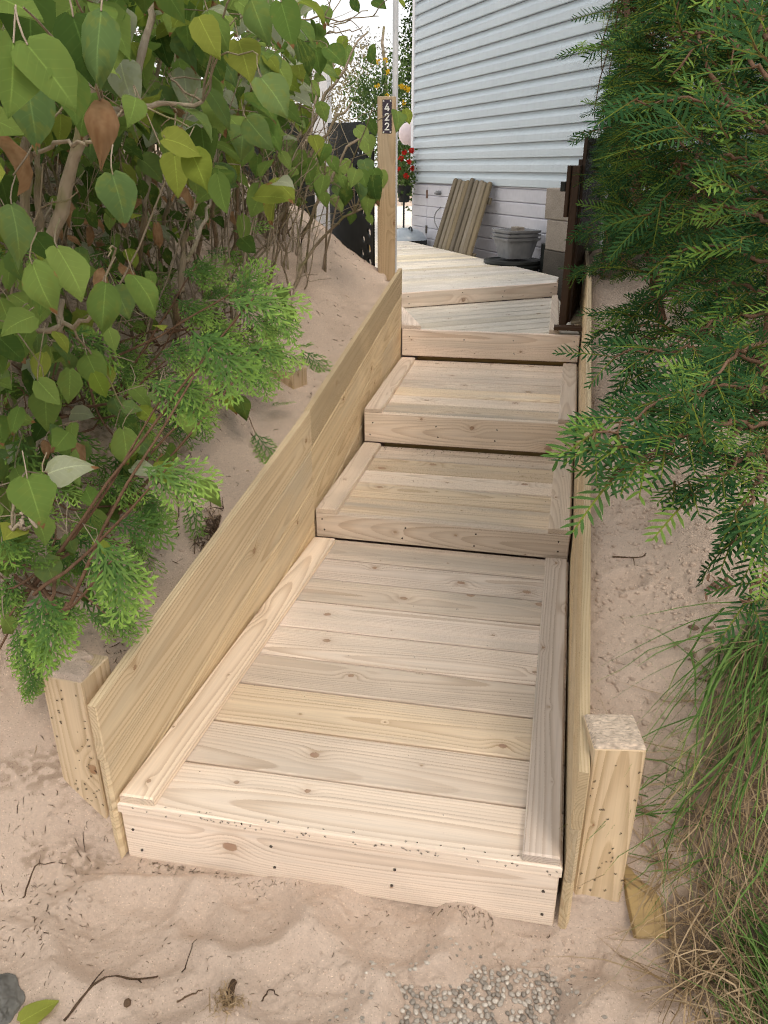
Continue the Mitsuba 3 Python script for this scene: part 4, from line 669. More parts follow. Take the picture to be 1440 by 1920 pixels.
def twig(soup, pts, r0, r1, n=8, sides=5, jit=0.0):
    p = spline(pts, n, jit); TW[0] += 1
    v, f = tube(p, np.linspace(r0, r1, n), sides); soup.put(v, f, np.full((len(v), 2), [TW[0] + .5, .5]))
    return p
def stem(parent, pts, r0, r1, n=14, jit=.004, mat='bark'):
    p = spline(pts, n, jit); TW[0] += 1
    rad = np.linspace(r0, r1, n) * (1 + .10 * np.sin(np.arange(n) * 2.1 + TW[0]))
    v, f = tube(p, rad, 9); add('stem', (v, f), mat, parent, True, uv=np.full((len(v), 2), [TW[0] + .5, .5])); return p
def bank_at(x, y): return float(gtop(x, y))
VIEW = lambda p: unit(CAM - np.asarray(p, float))

# --- the lilac on the left: stems first, then the leaves that can be told apart, then the dense crown
lilac = thing('lilac_shrub', 'big lilac shrub with large heart-shaped leaves, some browning, on the left bank', 'shrub')
rl = np.random.default_rng(21)
STEMS = []
for pts, r0, r1 in LILAC_STEMS: STEMS.append(stem(lilac, pts, r0, r1))
tw = Soup()
allst = np.vstack(STEMS)
def attach(p, soup, r0=.0035, away=.25):
    d = np.linalg.norm(allst - p, axis=1) + .6 * np.maximum(allst[:, 2] - p[2], 0) ; q = allst[np.argmin(np.where(d < .06, 9, d))]
    mid = (q + p) / 2 + rl.normal(0, .03, 3) + [0, 0, .04]
    return twig(soup, [q, mid, p], r0, .0014, 9, 5, .003)
for bx, by, bz, tx, ty, tz, cls in LILAC_LEAVES:
    b, t = np.array([bx, by, bz]), np.array([tx, ty, tz]); L = np.linalg.norm(t - b)
    up = VIEW(b) * .9 + np.array([.1, -.1, .55]) + rl.normal(0, .22, 3)
    curl = .9 if cls == 3 else rl.uniform(0, .55)
    add_leaf(lilac, b, t, up, cls, width=rl.uniform(.74, .92) * (.7 if cls == 3 else 1), fold=rl.uniform(.0, .65), droop=rl.uniform(.05, .6), wave=rl.uniform(.04, .13) * (2 if cls == 3 else 1), curl=curl)
    ps = b - (t - b) / L * .012 + np.array([0, .004, .006])
    twig(tw, [b, ps, ps + np.array([rl.normal(0, .01), .02, .025])], .0012, .0013, 4, 4)
    if rl.random() < .45: attach(ps + np.array([0, .02, .025]), tw, .003)
CROWN = 0
small = Soup()
def leaf_cluster(c, n, size, parent, cls_p, individual, soup, sp=.07):
    for _ in range(n):
        b = c + rl.normal(0, sp, 3) * [1, 1, .8]
        out = unit(np.array([rl.normal(.45, .6), rl.normal(-.5, .6), rl.normal(-.75, .5)])); L = size * rl.uniform(.65, 1.15)
        up = unit(VIEW(b) * .5 + np.array([.1, -.2, .9]) + rl.normal(0, .35, 3))
        cls = rl.choice([0, 1, 2, 3, 4], p=cls_p)
        kw = dict(width=rl.uniform(.7, .92), fold=rl.uniform(.05, .5), droop=rl.uniform(.05, .45), wave=rl.uniform(.02, .08), curl=.9 if cls == 3 else rl.uniform(0, .3))
        if individual: add_leaf(parent, b, b + out * L, up, cls, **kw)
        else: add_leaf(parent, b, b + out * L, up, cls, False, soup, **kw)
        if rl.random() < .5: twig(soup if False else tw, [b, b + [rl.normal(0, .01), .02, .02], c + rl.normal(0, .03, 3) + [0, .05, .05]], .0011, .0013, 5, 4)
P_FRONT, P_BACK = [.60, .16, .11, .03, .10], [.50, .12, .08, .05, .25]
n_ind = 0
for k in range(1700):
    y = rl.uniform(.95, 4.2); o = rl.uniform(-.12, 1.7); x = float(lin(y, LY, LX)) - o; z = rl.uniform(1.15, 2.75)
    low = 1.47 + .10 * math.sin(5 * x + 3 * y) + .05 * (y - 2) - .25 * sst(.55, 1.0, o - .1 * (y - 1)) * (y < 2.6)
    u_ = x / (y * .913 - (z - 1.46) * .408)
    if z < low or z > 1.46 + .22 * (y * .913) + (.12 if k % 8 else .6): continue
    if u_ > -.118 - .02 * math.sin(9 * z) or np.hypot(np.hypot(x, y), z - 1.46) < .85: continue
    front = o < .30 + .35 * sst(1.5, 3, y) or z < low + .12
    if z < low + .35 and rl.random() < .25: pass
    leaf_cluster(np.array([x, y, z]), rl.integers(3, 6), .100, lilac, P_FRONT if front else P_BACK, front and n_ind < 62 and u_ > -.52 and z < 2.05, small)
    n_ind += front and u_ > -.52 and z < 2.05
# more leaves low on the near side, among the cypress
for k in range(120):
    y = rl.uniform(1.15, 1.95); z = rl.uniform(.72, 1.35); zc = y * .913 - (z - 1.46) * .408; x = -zc * rl.uniform(.22, .53)
    if z < bank_at(x, y) + .12 or x > float(lin(y, LY, LX)) - .10: continue
    leaf_cluster(np.array([x, y, z]), 3, .074, lilac, [.68, .16, .05, .04, .07], n_ind < 130, small, .05); n_ind += 1
# dense dark growth low at the back of the shrub
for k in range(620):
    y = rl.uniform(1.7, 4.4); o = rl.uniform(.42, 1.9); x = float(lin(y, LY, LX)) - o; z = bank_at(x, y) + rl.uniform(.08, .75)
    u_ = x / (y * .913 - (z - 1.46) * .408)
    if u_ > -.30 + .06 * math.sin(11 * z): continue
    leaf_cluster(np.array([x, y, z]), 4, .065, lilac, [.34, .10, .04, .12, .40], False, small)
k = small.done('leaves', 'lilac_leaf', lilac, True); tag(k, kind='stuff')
for k in range(230):                                              # bare thin shoots in the understorey
    y = rl.uniform(1.7, 4.3); o = rl.uniform(.32, 1.7); x = float(lin(y, LY, LX)) - o; z0 = bank_at(x, y) - .02
    d = np.array([rl.normal(.05, .22), rl.normal(-.05, .2), 1.0]); h = rl.uniform(.35, .95)
    b = np.array([x, y, z0]); p = twig(tw, [b, b + d * h * .5 + rl.normal(0, .03, 3), b + d * h + rl.normal(0, .08, 3)], rl.uniform(.003, .008), .0018, 8, 5, .006)
    for _ in range(rl.integers(1, 4)):
        q = p[rl.integers(2, 7)]; e = unit(np.array([rl.normal(0, 1), rl.normal(0, 1), rl.uniform(.1, 1)])) * rl.uniform(.1, .35)
        twig(tw, [q, q + e * .5 + rl.normal(0, .02, 3), q + e], .0022, .001, 6, 4, .004)
tag(tw.done('twigs', 'bark', lilac, True), kind='stuff')

# --- the smaller lilac by the black screen
lil2 = thing('lilac_shrub', 'smaller open lilac shrub in front of the black screen and white post', 'shrub')
tw2 = Soup(); ST2 = []
for pts, r0, r1 in LILAC2_STEMS: ST2.append(stem(lil2, pts, r0, r1, 12, .008))
allst = np.vstack(ST2)
for bx, by, bz, tx, ty, tz, cls in LILAC2_LEAVES:
    b, t = np.array([bx, by, bz]), np.array([tx, ty, tz]); L = np.linalg.norm(t - b)
    add_leaf(lil2, b, t, VIEW(b) * .8 + np.array([.1, -.1, .5]) + rl.normal(0, .3, 3), cls, width=rl.uniform(.7, .9), fold=rl.uniform(.1, .5), droop=rl.uniform(.1, .4), curl=rl.uniform(0, .3))
    if rl.random() < .6: attach(b, tw2, .003)
small2 = Soup()
for k in range(80):
    x, y, z = rl.uniform(-.80, -.10), rl.uniform(3.7, 4.8), rl.uniform(1.25, 2.35)
    u_ = x / (y * .913 - (z - 1.46) * .408); v_ = 960 - 1445 * ((z - 1.46) * .913 - -y * -.408) / (y * .913 - (z - 1.46) * .408)
    if u_ > -.115 or (u_ > -.15 and z > 1.75 and rl.random() < .75): continue
    leaf_cluster(np.array([x, y, z]), 3, .075, lil2, P_FRONT, False, small2, .06)
    if rl.random() < .5: attach(np.array([x, y, z]), tw2, .003)
tag(small2.done('leaves', 'lilac_leaf', lil2, True), kind='stuff')
for k in range(38):
    x, y = rl.uniform(-.85, -.40), rl.uniform(3.8, 4.7); z0 = bank_at(x, y) - .02; d = np.array([rl.normal(.12, .22), rl.normal(0, .2), 1.0]); h = rl.uniform(.35, .9); b = np.array([x, y, z0])
    p = twig(tw2, [b, b + d * h * .5 + rl.normal(0, .04, 3), b + d * h + rl.normal(0, .1, 3)], rl.uniform(.003, .007), .0016, 8, 5, .008)
    for _ in range(3):
        q = p[rl.integers(2, 7)]; e = unit(np.array([rl.normal(.3, 1), rl.normal(0, 1), rl.uniform(.1, 1)])) * rl.uniform(.1, .4)
        twig(tw2, [q, q + e * .5 + rl.normal(0, .03, 3), q + e], .002, .001, 6, 4, .005)
tag(tw2.done('twigs', 'bark', lil2, True), kind='stuff')

# --- cypress sprays
rc = np.random.default_rng(33); CID = [0]
def spray_template(L, droop, dens):
    CID[0] = 0; base, tip, up = np.zeros(3), np.array([L, 0, 0.0]), np.array([0, 0, 1.0]); base, tip = np.asarray(base, float), np.asarray(tip, float); L = np.linalg.norm(tip - base); ax = unit(tip - base); up = unit(up - ax * (np.asarray(up) @ ax)); side = cross(up, ax)
    V, F, U = [], [], []
    def strip(p0, d, l, w, t0, t1, nrm, bend):
        n = len(V); s = unit(cross(nrm, d))
        for q, ww in ((0, w * .7), (.55, w), (1, w * .25)):
            c = p0 + d * l * q - up * bend * q * q * l
            V.append(c - s * ww + nrm * w * .0); V.append(c + s * ww); tt = t0 + (t1 - t0) * q; U.extend([[CID[0] + min(tt, .98), .5]] * 2)
        F.extend([[n, n + 1, n + 3], [n, n + 3, n + 2], [n + 2, n + 3, n + 5], [n + 2, n + 5, n + 4]])
    nb = int(11 * dens); axis_pts = lambda f: base + ax * L * f - up * droop * L * f * f
    for i in range(5): 
        a, b = axis_pts(i / 5), axis_pts((i + 1) / 5); strip(a, unit(b - a), np.linalg.norm(b - a) * 1.05, .0016 * (1.4 - i * .18), .05 + i * .15, .2 + i * .15, up, 0)
    for i in range(nb):
        f = .05 + .93 * i / nb; s = 1 if i % 2 else -1; p0 = axis_pts(f)
        l = L * .40 * (math.sin(math.pi * min(1, .22 + f * .80)) ** .8) * rc.uniform(.8, 1.15) + .006
        ang = rc.uniform(.62, .85); d = unit(ax * math.cos(ang) + side * s * math.sin(ang) - up * (droop * f * .9 + rc.normal(0, .10)))
        strip(p0, d, l, .0019, .15 + .6 * f, .45 + .55 * f, up, .12)
        m = max(2, int(l / .0100)); sd = cross(up, d)
        for j in range(m):
            g = (j + .7) / (m + .4); s2 = 1 if j % 2 else -1; q0 = p0 + d * l * g - up * .12 * g * g * l
            l2 = l * .42 * (1 - .72 * g) * rc.uniform(.8, 1.2) + .0045; a2 = .60
            d2 = unit(d * math.cos(a2) + sd * s2 * math.sin(a2) + rc.normal(0, .12) * up)
            strip(q0, d2, l2, .0023, .2 + .5 * f + .2 * g, .5 + .5 * max(f, g), up, .1)
    return np.array(V), np.array(F), np.array(U)
def placed(tmpl, base, tip, up, idn):
    """A template (along +x, up +z) laid from base to tip."""
    L0, V, F, U = tmpl; base, tip = np.asarray(base, float), np.asarray(tip, float); L = np.linalg.norm(tip - base); ax = (tip - base) / L
    up = unit(np.asarray(up, float) - ax * (np.asarray(up, float) @ ax)); R = np.stack([ax, cross(up, ax), up])
    return base + (V * (L / L0)) @ R, F, U + [idn % 4000, 0]
SPRAYS = [(L, *spray_template(L, dr_, de)) for L in (.10, .14, .20) for dr_, de in ((.15, 1.0), (.25, 1.1), (.38, 1.0))]
def spray(base, tip, up, soup=None, parent=None):
    CID[0] += 1; L = np.linalg.norm(np.subtract(tip, base)); i = int(np.argmin([abs(L - x) for x in (.10, .14, .20)]))
    V, F, U = placed(SPRAYS[3 * i + rc.integers(3)], base, tip, up, CID[0])
    if soup is not None: soup.put(V, F, U)
    else: add('spray', (V, F), 'cypress_scale', parent, False, uv=U)
cyp = thing('cypress_shrub', 'bright green cypress shrub with flat feathery sprays over the left bank', 'shrub')
rb = Soup(); cs_ = Soup()
def wood_to(p, q, r0, soup): 
    v, f = tube(spline([q, (p + q) / 2 + rc.normal(0, .02, 3) - [0, 0, .02], p], 8, .002), np.linspace(r0, .0015, 8), 5); soup.put(v, f)
CROOTS = [np.array(c) for c in CYPRESS_ROOTS]
for bx, by, bz, tx, ty, tz in CYPRESS_SPRAYS:
    b, t = np.array([bx, by, bz]), np.array([tx, ty, tz]); up = VIEW(b) * .7 + np.array([0, 0, .7]) + rc.normal(0, .15, 3)
    ax = unit(t - b); sd = unit(cross(up, ax)); L = np.linalg.norm(t - b)
    spray(b, t, up, None, cyp)
    for s, f in ((1, .0), (-1, .12), (1, .3), (-1, .42)):
        q = b + ax * L * f - [0, 0, .01]; e = q + (ax * .62 + sd * s * .42) * L * rc.uniform(.55, .75); spray(q, e - [0, 0, .02], up + rc.normal(0, .2, 3), None if f < .2 else cs_, cyp)
    root = CROOTS[np.argmin([np.linalg.norm(c - b) for c in CROOTS])]; wood_to(b + ax * L * .3, root + rc.normal(0, .05, 3), .005, rb)
for k in range(230):
    root = CROOTS[rc.integers(len(CROOTS))]; b = root + rc.normal(0, 1, 3) * [.20, .20, .16]
    if b[0] > float(lin(b[1], LY, LX)) - .12 or b[2] < bank_at(b[0], b[1]) + .03: continue
    d = unit(np.array([rc.normal(.55, .5), rc.normal(-.45, .5), rc.normal(-.15, .35)])); L = rc.uniform(.10, .17)
    spray(b, b + d * L, np.array([.1, -.3, 1]) + rc.normal(0, .3, 3), cs_)
    if rc.random() < .4: wood_to(b, root, .003, rb)
tag(cs_.done('sprays', 'cypress_scale', cyp), kind='stuff'); tag(rb.done('branches', 'red_bark', cyp, True), kind='stuff')

# --- the yew on the right
ry = np.random.default_rng(44); YID = [0]
def sprig_template(L, bend, rings, nl=.028):
    base, tip, up = np.zeros(3), np.array([L, 0, 0.0]), np.array([0, 0, 1.0]); base, tip = np.asarray(base, float), np.asarray(tip, float); L = np.linalg.norm(tip - base); ax = unit(tip - base); up = unit(up - ax * (np.asarray(up) @ ax)); side = cross(up, ax)
    V, F, U = [], [], []; n = max(8, int(L / .0054)); idn = 0
    pos = lambda f: base + ax * L * f - up * bend * L * f * f
    for i in range(n):
        f = (i + .5) / n; s = 1 if i % 2 else -1; p0 = pos(f)
        l = nl * (.55 + .45 * math.sin(math.pi * min(1, .15 + .8 * f))) * ry.uniform(.82, 1.12) * (1 - .5 * max(0, f - .85) / .15); ang = ry.uniform(.85, 1.15) * (1 - .45 * f**3)
        d = unit(ax * math.cos(ang) + side * s * math.sin(ang) + up * ry.normal(.20, .16)); w = .0021 * nl / .028; b = unit(cross(up, d)); k = len(V)
        for g, ww in rings:
            c = p0 + d * l * g - up * .16 * l * g * g + ax * .10 * l * g * g
            V.append(c - b * w * ww); V.append(c + b * w * ww); U.extend([[idn + .05 + .9 * f, g]] * 2)
        F.extend([t for j in range(k, k + 2 * len(rings) - 2, 2) for t in ([j, j + 1, j + 3], [j, j + 3, j + 2])])
    V, F, U = np.array(V), np.array(F), np.array(U)
    tv, tf = tube([pos(f) for f in np.linspace(-.06, 1, 5)], np.linspace(.0017, .0007, 5), 4)
    tu = np.stack([idn + np.repeat(np.linspace(.05, .95, 5), 4), np.full(20, 2.0)], 1); tu = np.vstack([tu, tu[:1], tu[-1:]])
    V, F, U = np.vstack([V, tv]), np.vstack([F, tf + len(V)]), np.vstack([U, tu])
    return V, F, U
YL = (.055, .085, .12, .17)
FINE, COARSE = ((0, .5), (.4, 1.0), (.8, .9), (1.0, .15)), ((0, .7), (.6, 1.1), (1.0, .15))
SPRIGS = {q: [(L, *sprig_template(L, be, rr)) for L in YL for be in (.05, .15, .28)] for q, rr in (('fine', FINE), ('coarse', COARSE))}
def sprig(base, tip, up, soup=None, parent=None):
    YID[0] += 1; L = np.linalg.norm(np.subtract(tip, base)); i = int(np.argmin([abs(L - x) for x in YL]))
    V, F, U = placed(SPRIGS['coarse' if soup is not None else 'fine'][3 * i + ry.integers(3)], base, tip, up, YID[0])
    if soup is not None: soup.put(V, F, U)
    else: add('sprig', (V, F), 'yew_needle', parent, False, uv=U)
yew = thing('yew_bush', 'large dark green yew bush overhanging the right side of the path', 'bush')
YST = []
for pts, r0, r1 in YEW_STEMS: YST.append(stem(yew, pts, r0, r1, 14, .0015, 'red_bark'))
yst = np.vstack(YST); ys_, yb = Soup(), Soup()
for bx, by, bz, tx, ty, tz in YEW_SPRIGS:
    b, t = np.array([bx, by, bz]), np.array([tx, ty, tz]); up = VIEW(b) * .6 + np.array([-.1, 0, .8]) + ry.normal(0, .12, 3); L = np.linalg.norm(t - b); ax = unit(t - b); sd = unit(cross(up, ax))
    sprig(b, t, up, None, yew)
    for s, f in ((1, .05), (-1, .2), (1, .38)):
        q = b + ax * L * f; e = q + (ax * .8 + sd * s * .5 + ry.normal(0, .12, 3)) * L * ry.uniform(.5, .8); sprig(q, e, up + ry.normal(0, .15, 3), None if f < .3 else ys_, yew)
# boughs: each a drooping limb with sprigs on both sides
for j, (x0, y0, z0, x1, y1, z1) in enumerate(YEW_BOUGHS):
    a, b = np.array([x0, y0, z0]), np.array([x1, y1, z1]); a = a + (a - b) * .12; L = np.linalg.norm(b - a); p = spline([a, (a + b) / 2 + [0, 0, .10 * L], b], 24, .004, ry)
    v, f = tube(p, np.linspace(.0050, .0014, 24), 5); yb.put(v, f); n = int(L / .021); near = np.linalg.norm((a + b) / 2 - CAM) < 1.75
    for i in range(n + 1):
        t = min(.999, .10 + .90 * i / n); k_ = int(t * 23); q = p[k_]; d0 = unit(p[min(k_ + 1, 23)] - p[max(k_ - 1, 0)]); up = VIEW(q) * .45 + np.array([-.1, -.1, .8]) + ry.normal(0, .15, 3); sd = unit(cross(up, d0)); s = (1, -1)[i % 2] if i < n else 0
        d = unit(d0 * .75 + sd * s * ry.uniform(.5, .9) + ry.normal(0, .12, 3) + [0, 0, ry.uniform(-.25, .1)]); l = ry.uniform(.065, .125) * (1 - .3 * t * (s != 0))
        sprig(q, q + d * l, up + ry.normal(0, .1, 3), None if near and ry.random() < .5 else ys_, yew)
n_y = n_all = 0
for k in range(26000):
    y = 1.22 + 4.1 * ry.random()**1.6; o = (ry.random()**1.6) * 1.15; x = float(lin(y, RY, RX)) + .02 + o; z = ry.uniform(.85, 3.0)
    zc = y * .913 - (z - 1.46) * .408
    low = 1.0 + .10 * math.sin(6 * y + 2 * x) + .12 * sst(2.0, 3.5, y) - .22 * sst(.35, .7, o) + (.20 * sst(.35, .1, o))
    lim = .256 + .016 * math.sin(7 * z + y) + .012 * math.sin(19 * z) - .012 * sst(.9, .4, z - .6)
    if x / zc > .54 + .08 * ry.random() or z < low or x / zc < lim or np.hypot(np.hypot(x, y), z - 1.46) < 1.0 or (y < 1.7 and o < .22) or z > 1.46 + .21 * zc + (.10 if ry.random() < .93 else .6): continue
    d = unit(np.array([ry.normal(-.75, .45), ry.normal(-.45, .5), ry.normal(-.05, .4)])); L = ry.uniform(.08, .17)
    if n_all > 2300: break
    n_all += 1
    b = np.array([x, y, z]) - d * L * .5; up = np.array([-.1, -.2, 1.0]) + ry.normal(0, .3, 3); ax = d; sd = unit(cross(up, ax))
    ind = o < .25 and n_y < 0 and x / zc < .55
    n_y += ind
    sprig(b, b + d * L, up, None if ind else ys_, yew)
    for s, f in ((1, .1), (-1, .3)):
        q = b + ax * L * f; e = q + (ax * .75 + sd * s * .6) * L * ry.uniform(.55, .85); sprig(q, e, up + ry.normal(0, .15, 3), ys_)
    if ry.random() < .06:
        q = yst[np.argmin(np.linalg.norm(yst - b, axis=1) + ry.uniform(0, .4, len(yst)))]
        v, f = tube(spline([q, (b + q) / 2 + ry.normal(0, .05, 3), b], 7, .004), np.linspace(.0028, .0012, 7), 4); yb.put(v, f)
tag(ys_.done('sprigs', 'yew_needle', yew), kind='stuff'); tag(yb.done('branches', 'red_bark', yew, True), kind='stuff')
# ---------------------------------------------------------------- grass and thatch at the lower right
rg = np.random.default_rng(55); GID = [0]
def blade(soup, root, d, L, w, sag, dry=False, n=6, twist=0.0):
    GID[0] += 1; root, d = np.asarray(root, float), unit(d); t = np.linspace(0, 1, n); hz = unit(np.array([d[0], d[1], 0.0]))
    p = root + L * (t[:, None] * d) + L * (-.5 * sag * t[:, None]**2) * np.array([0, 0, 1.0]) + L * .22 * sag * t[:, None]**2 * hz + rg.normal(0, .006, (n, 3)) * t[:, None]
    g0_ = gtop(p[:, 0], p[:, 1]) + .006; p[:, 2] = np.maximum(p[:, 2], g0_ + rg.uniform(0, .03) * (t > .2))
    s = unit(np.cross(d, [0, 0, 1]) + rg.normal(0, .4, 3)); ww = w * (1 - t**2 * .9)
    nrm = np.cross(s, d)
    v = np.stack([p - s * ww[:, None], p + nrm * ww[:, None] * .35, p + s * ww[:, None]], 1).reshape(-1, 3); i = np.arange(n - 1)[:, None] * 3
    f = np.concatenate([i + [0, 1, 4], i + [0, 4, 3], i + [1, 2, 5], i + [1, 5, 4]], 1).reshape(-1, 3)
    k = GID[0] % 4000 + (5000 if dry else 0)
    soup.put(v, f, np.repeat(np.stack([np.full(n, k + .5), t], 1), 3, 0))
gz = lambda x, y: float(gtop(x, y))
green, straw = Soup(), Soup()
def many(n, fx, fy):
    x, y = fx(n), fy(n); return np.stack([x, y, gtop(x, y)], 1)
for p in many(135, lambda n: rg.normal(.83, .05, n), lambda n: rg.normal(1.38, .07, n)):
    blade(green, p, [rg.normal(-.62, .24), rg.normal(-.75, .28), rg.uniform(.0, .40)], rg.uniform(.16, .38), rg.uniform(.0013, .0032), rg.uniform(.6, 1.25))
for p in many(130, lambda n: rg.normal(.72, .05, n), lambda n: rg.normal(1.06, .05, n)):
    blade(green, p, [rg.normal(.12, .14), rg.normal(-.8, .2), rg.uniform(.15, .6)], rg.uniform(.20, .38), rg.uniform(.0013, .0024), rg.uniform(.6, 1.2))
for p in many(60, lambda n: rg.normal(.64, .05, n), lambda n: rg.normal(1.22, .05, n)):
    blade(green, p, [rg.normal(-.45, .2), rg.normal(-.35, .25), rg.uniform(.3, .8)], rg.uniform(.14, .26), rg.uniform(.001, .0018), rg.uniform(.8, 1.3))
for p in many(90, lambda n: rg.uniform(.66, 1.0, n), lambda n: rg.uniform(.9, 1.5, n)):
    blade(green, p, [rg.normal(0, .6), rg.normal(-.3, .6), rg.uniform(.2, .9)], rg.uniform(.12, .30), rg.uniform(.001, .0018), rg.uniform(.5, 1.2))
for p in many(2300, lambda n: .53 + .55 * rg.random(n)**.9, lambda n: rg.uniform(.78, 1.52, n)):
    if p[0] < .555 + .03 * math.sin(31 * p[1]) + 1.1 * max(p[1] - 1.2, 0) + .3 * max(1.0 - p[1], 0): continue
    a = rg.uniform(0, 6.28)
    blade(straw, p + [0, 0, rg.uniform(0, .02)], [math.cos(a), math.sin(a) - .5, rg.uniform(.0, .5)], rg.uniform(.06, .22), rg.uniform(.0009, .0020), rg.uniform(.5, 1.5), True, 5)
for a, b, c, d, L in ((.66, 1.02, -.45, -.6, .22), (.62, 1.10, -.5, -.4, .2), (.70, .98, -.3, -.8, .24), (.63, 1.16, -.6, -.2, .18), (.76, 1.25, -.9, .05, .28)):
    for _ in range(5): blade(straw, [a + rg.normal(0, .02), b + rg.normal(0, .02), gz(a, b)], [c + rg.normal(0, .2), d + rg.normal(0, .2), .45], L * rg.uniform(.7, 1.2), .0014, 1.1, True)
k = green.done('grass', 'grass_blade', None, True); tag(k, 'long green grass blades hanging over the dry mound at the lower right', 'grass', kind='stuff')
k = straw.done('dry_grass', 'grass_blade', None, True); tag(k, 'matted straw-coloured dry grass on the mound right of the path', 'dry grass', kind='stuff')
dl = Soup()
for i, p in enumerate(many(260, lambda n: .66 + .4 * rg.random(n), lambda n: rg.uniform(.85, 1.5, n))):
    a = rg.uniform(0, 6.28); L = rg.uniform(.012, .035); d = np.array([math.cos(a), math.sin(a), rg.uniform(-.3, .5)]) * L; b = p + [0, 0, .006]
    v, f, uv = leaf_mesh(b, b + d, [rg.normal(0, .4), rg.normal(0, .4), 1], width=.7, fold=.5, curl=.8, seed=i, na=4, nb=3); dl.put(v, f, uv * .9 + [i, 0])
tag(dl.done('dead_leaves', 'dead_leaf', None, True), 'small dry brown leaves caught in the dead grass on the right', 'dead leaves', kind='stuff')

# ---------------------------------------------------------------- litter on the sand
def bits(n, fx, fy, keep, l0, l1, r0, r1, soup, seed):
    r = np.random.default_rng(seed); x, y = fx(r, n), fy(r, n); ok = keep(x, y, r); x, y = x[ok], y[ok]; z = gtop(x, y)
    for a, b, c in zip(x, y, z):
        L, rad, g = r.uniform(l0, l1), r.uniform(r0, r1), r.uniform(0, 6.28); d = np.array([math.cos(g), math.sin(g), r.normal(0, .25)]); q = np.array([-d[1], d[0], 0])
        e = np.array([a, b, c + rad * .6]); zz = gtop(np.array([a - d[0] * L / 2, a + d[0] * L / 2]), np.array([b - d[1] * L / 2, b + d[1] * L / 2])) + rad * .6
        P3 = np.array([[a - d[0] * L / 2, b - d[1] * L / 2, zz[0]], e + q * L * r.normal(0, .18) + [0, 0, rad], [a + d[0] * L / 2, b + d[1] * L / 2, zz[1]]])
        v, f = tube(P3, [rad * .7, rad, rad * .5], 4); GID[0] += 1; soup.put(v, f, np.full((len(v), 2), [GID[0] % 3000 + .5, .5]))
nz = lambda x, y, s, sd: meshkit.fbm(np.stack([x * s, y * s, 0 * x + .5], 1), 3, sd)
lit = Soup()
bits(3000, lambda r, n: r.uniform(-.95, .60, n), lambda r, n: r.uniform(.82, 1.36, n), lambda x, y, r: (y < 1.20 - .183 * x) & (r.random(len(x)) < .10 + 1.6 * np.clip(nz(x, y, 5, 61) - .52, 0, 1) * 2.2), .003, .011, .0003, .0009, lit, 1)
bits(1500, lambda r, n: r.uniform(-1.1, -.58, n), lambda r, n: r.uniform(1.05, 1.75, n), lambda x, y, r: r.random(len(x)) < 2.5 * np.clip(nz(x, y, 7, 62) - .45, 0, 1), .004, .014, .0005, .0013, lit, 2)
bits(1500, lambda r, n: r.uniform(.42, 1.3, n), lambda r, n: r.uniform(1.3, 4.2, n), lambda x, y, r: (x > lin(y, RY, RX) + .035) & (r.random(len(x)) < .25 + 1.5 * np.clip(nz(x, y, 5, 63) - .5, 0, 1)), .004, .014, .0004, .0009, lit, 3)
bits(1500, lambda r, n: r.uniform(-1.2, 0, n), lambda r, n: r.uniform(1.5, 4.9, n), lambda x, y, r: (x < lin(y, LY, LX) - .04) & (r.random(len(x)) < .2 + 1.6 * np.clip(nz(x, y, 4, 64) - .5, 0, 1)), .006, .032, .0006, .0018, lit, 4)
e = Soup(); r5 = np.random.default_rng(6); xs = r5.uniform(-.57, .35, 420); dxy = 1.195 - .183 * xs - np.abs(r5.normal(0, .016, 420))
bits(420, lambda r, n: xs, lambda r, n: dxy, lambda x, y, r: r.random(len(x)) < .9 * (nz(x, y, 7, 66) > .48), .003, .011, .0004, .001, lit, 7)
def deck_bits(step, n, t0, t1, pw, l0, l1, rad, soup, seed, ball=False):
    r = np.random.default_rng(seed); FL_, FR_, BR_, BL_, z = STEP[step]
    for _ in range(n):
        t = t0 + (t1 - t0) * r.random()**pw; s = r.uniform(.10, .90); c = P(lerp(lerp(FL_, FR_, s), lerp(BL_, BR_, s), t), z + rad * .6); L = r.uniform(l0, l1); g = r.uniform(0, 6.28); d = np.array([math.cos(g), math.sin(g), 0])
        if ball:
            soup.put(ICO.vertices * rad * r.uniform(.4, 1.3) * [1, 1, .6] + c - [0, 0, rad * .3], ICO.faces)
        else:
            v, f = tube([c - d * L / 2, c + np.array([-d[1], d[0], 0]) * L * r.normal(0, .15) + [0, 0, rad * .5], c + d * L / 2], [rad * .7, rad, rad * .5], 4); GID[0] += 1; soup.put(v, f, np.full((len(v), 2), [GID[0] % 3000 + .5, .5]))
ICO = trimesh.creation.icosphere(1, 1.0)
deck_bits(1, 90, .985, .90, 2.2, .003, .012, .0009, lit, 81); deck_bits(2, 60, .985, .88, 2.0, .003, .010, .0008, lit, 82); deck_bits(0, 26, .05, .95, 1, .002, .006, .0006, lit, 83); deck_bits(1, 20, .1, .9, 1, .002, .006, .0006, lit, 84)
tag(lit.done('plant_litter', 'litter', None, True), 'tiny dark bits of twig and needle scattered over the sand', 'litter', kind='stuff')
cr = Soup(); rr = np.random.default_rng(8); ico = trimesh.creation.icosphere(1, 1.0)
def crumbs(n, fx, fy, keep, s0, s1):
    x, y = fx(n), fy(n); ok = keep(x, y); x, y = x[ok], y[ok]; z = gtop(x, y)
    for p in zip(x, y, z):
        s = s0 + (s1 - s0) * rr.random()**3; v = ico.vertices * s * rr.uniform(.6, 1.2, 3) * (1 + rr.normal(0, .12, (len(ico.vertices), 1))); cr.put(v + p, ico.faces)
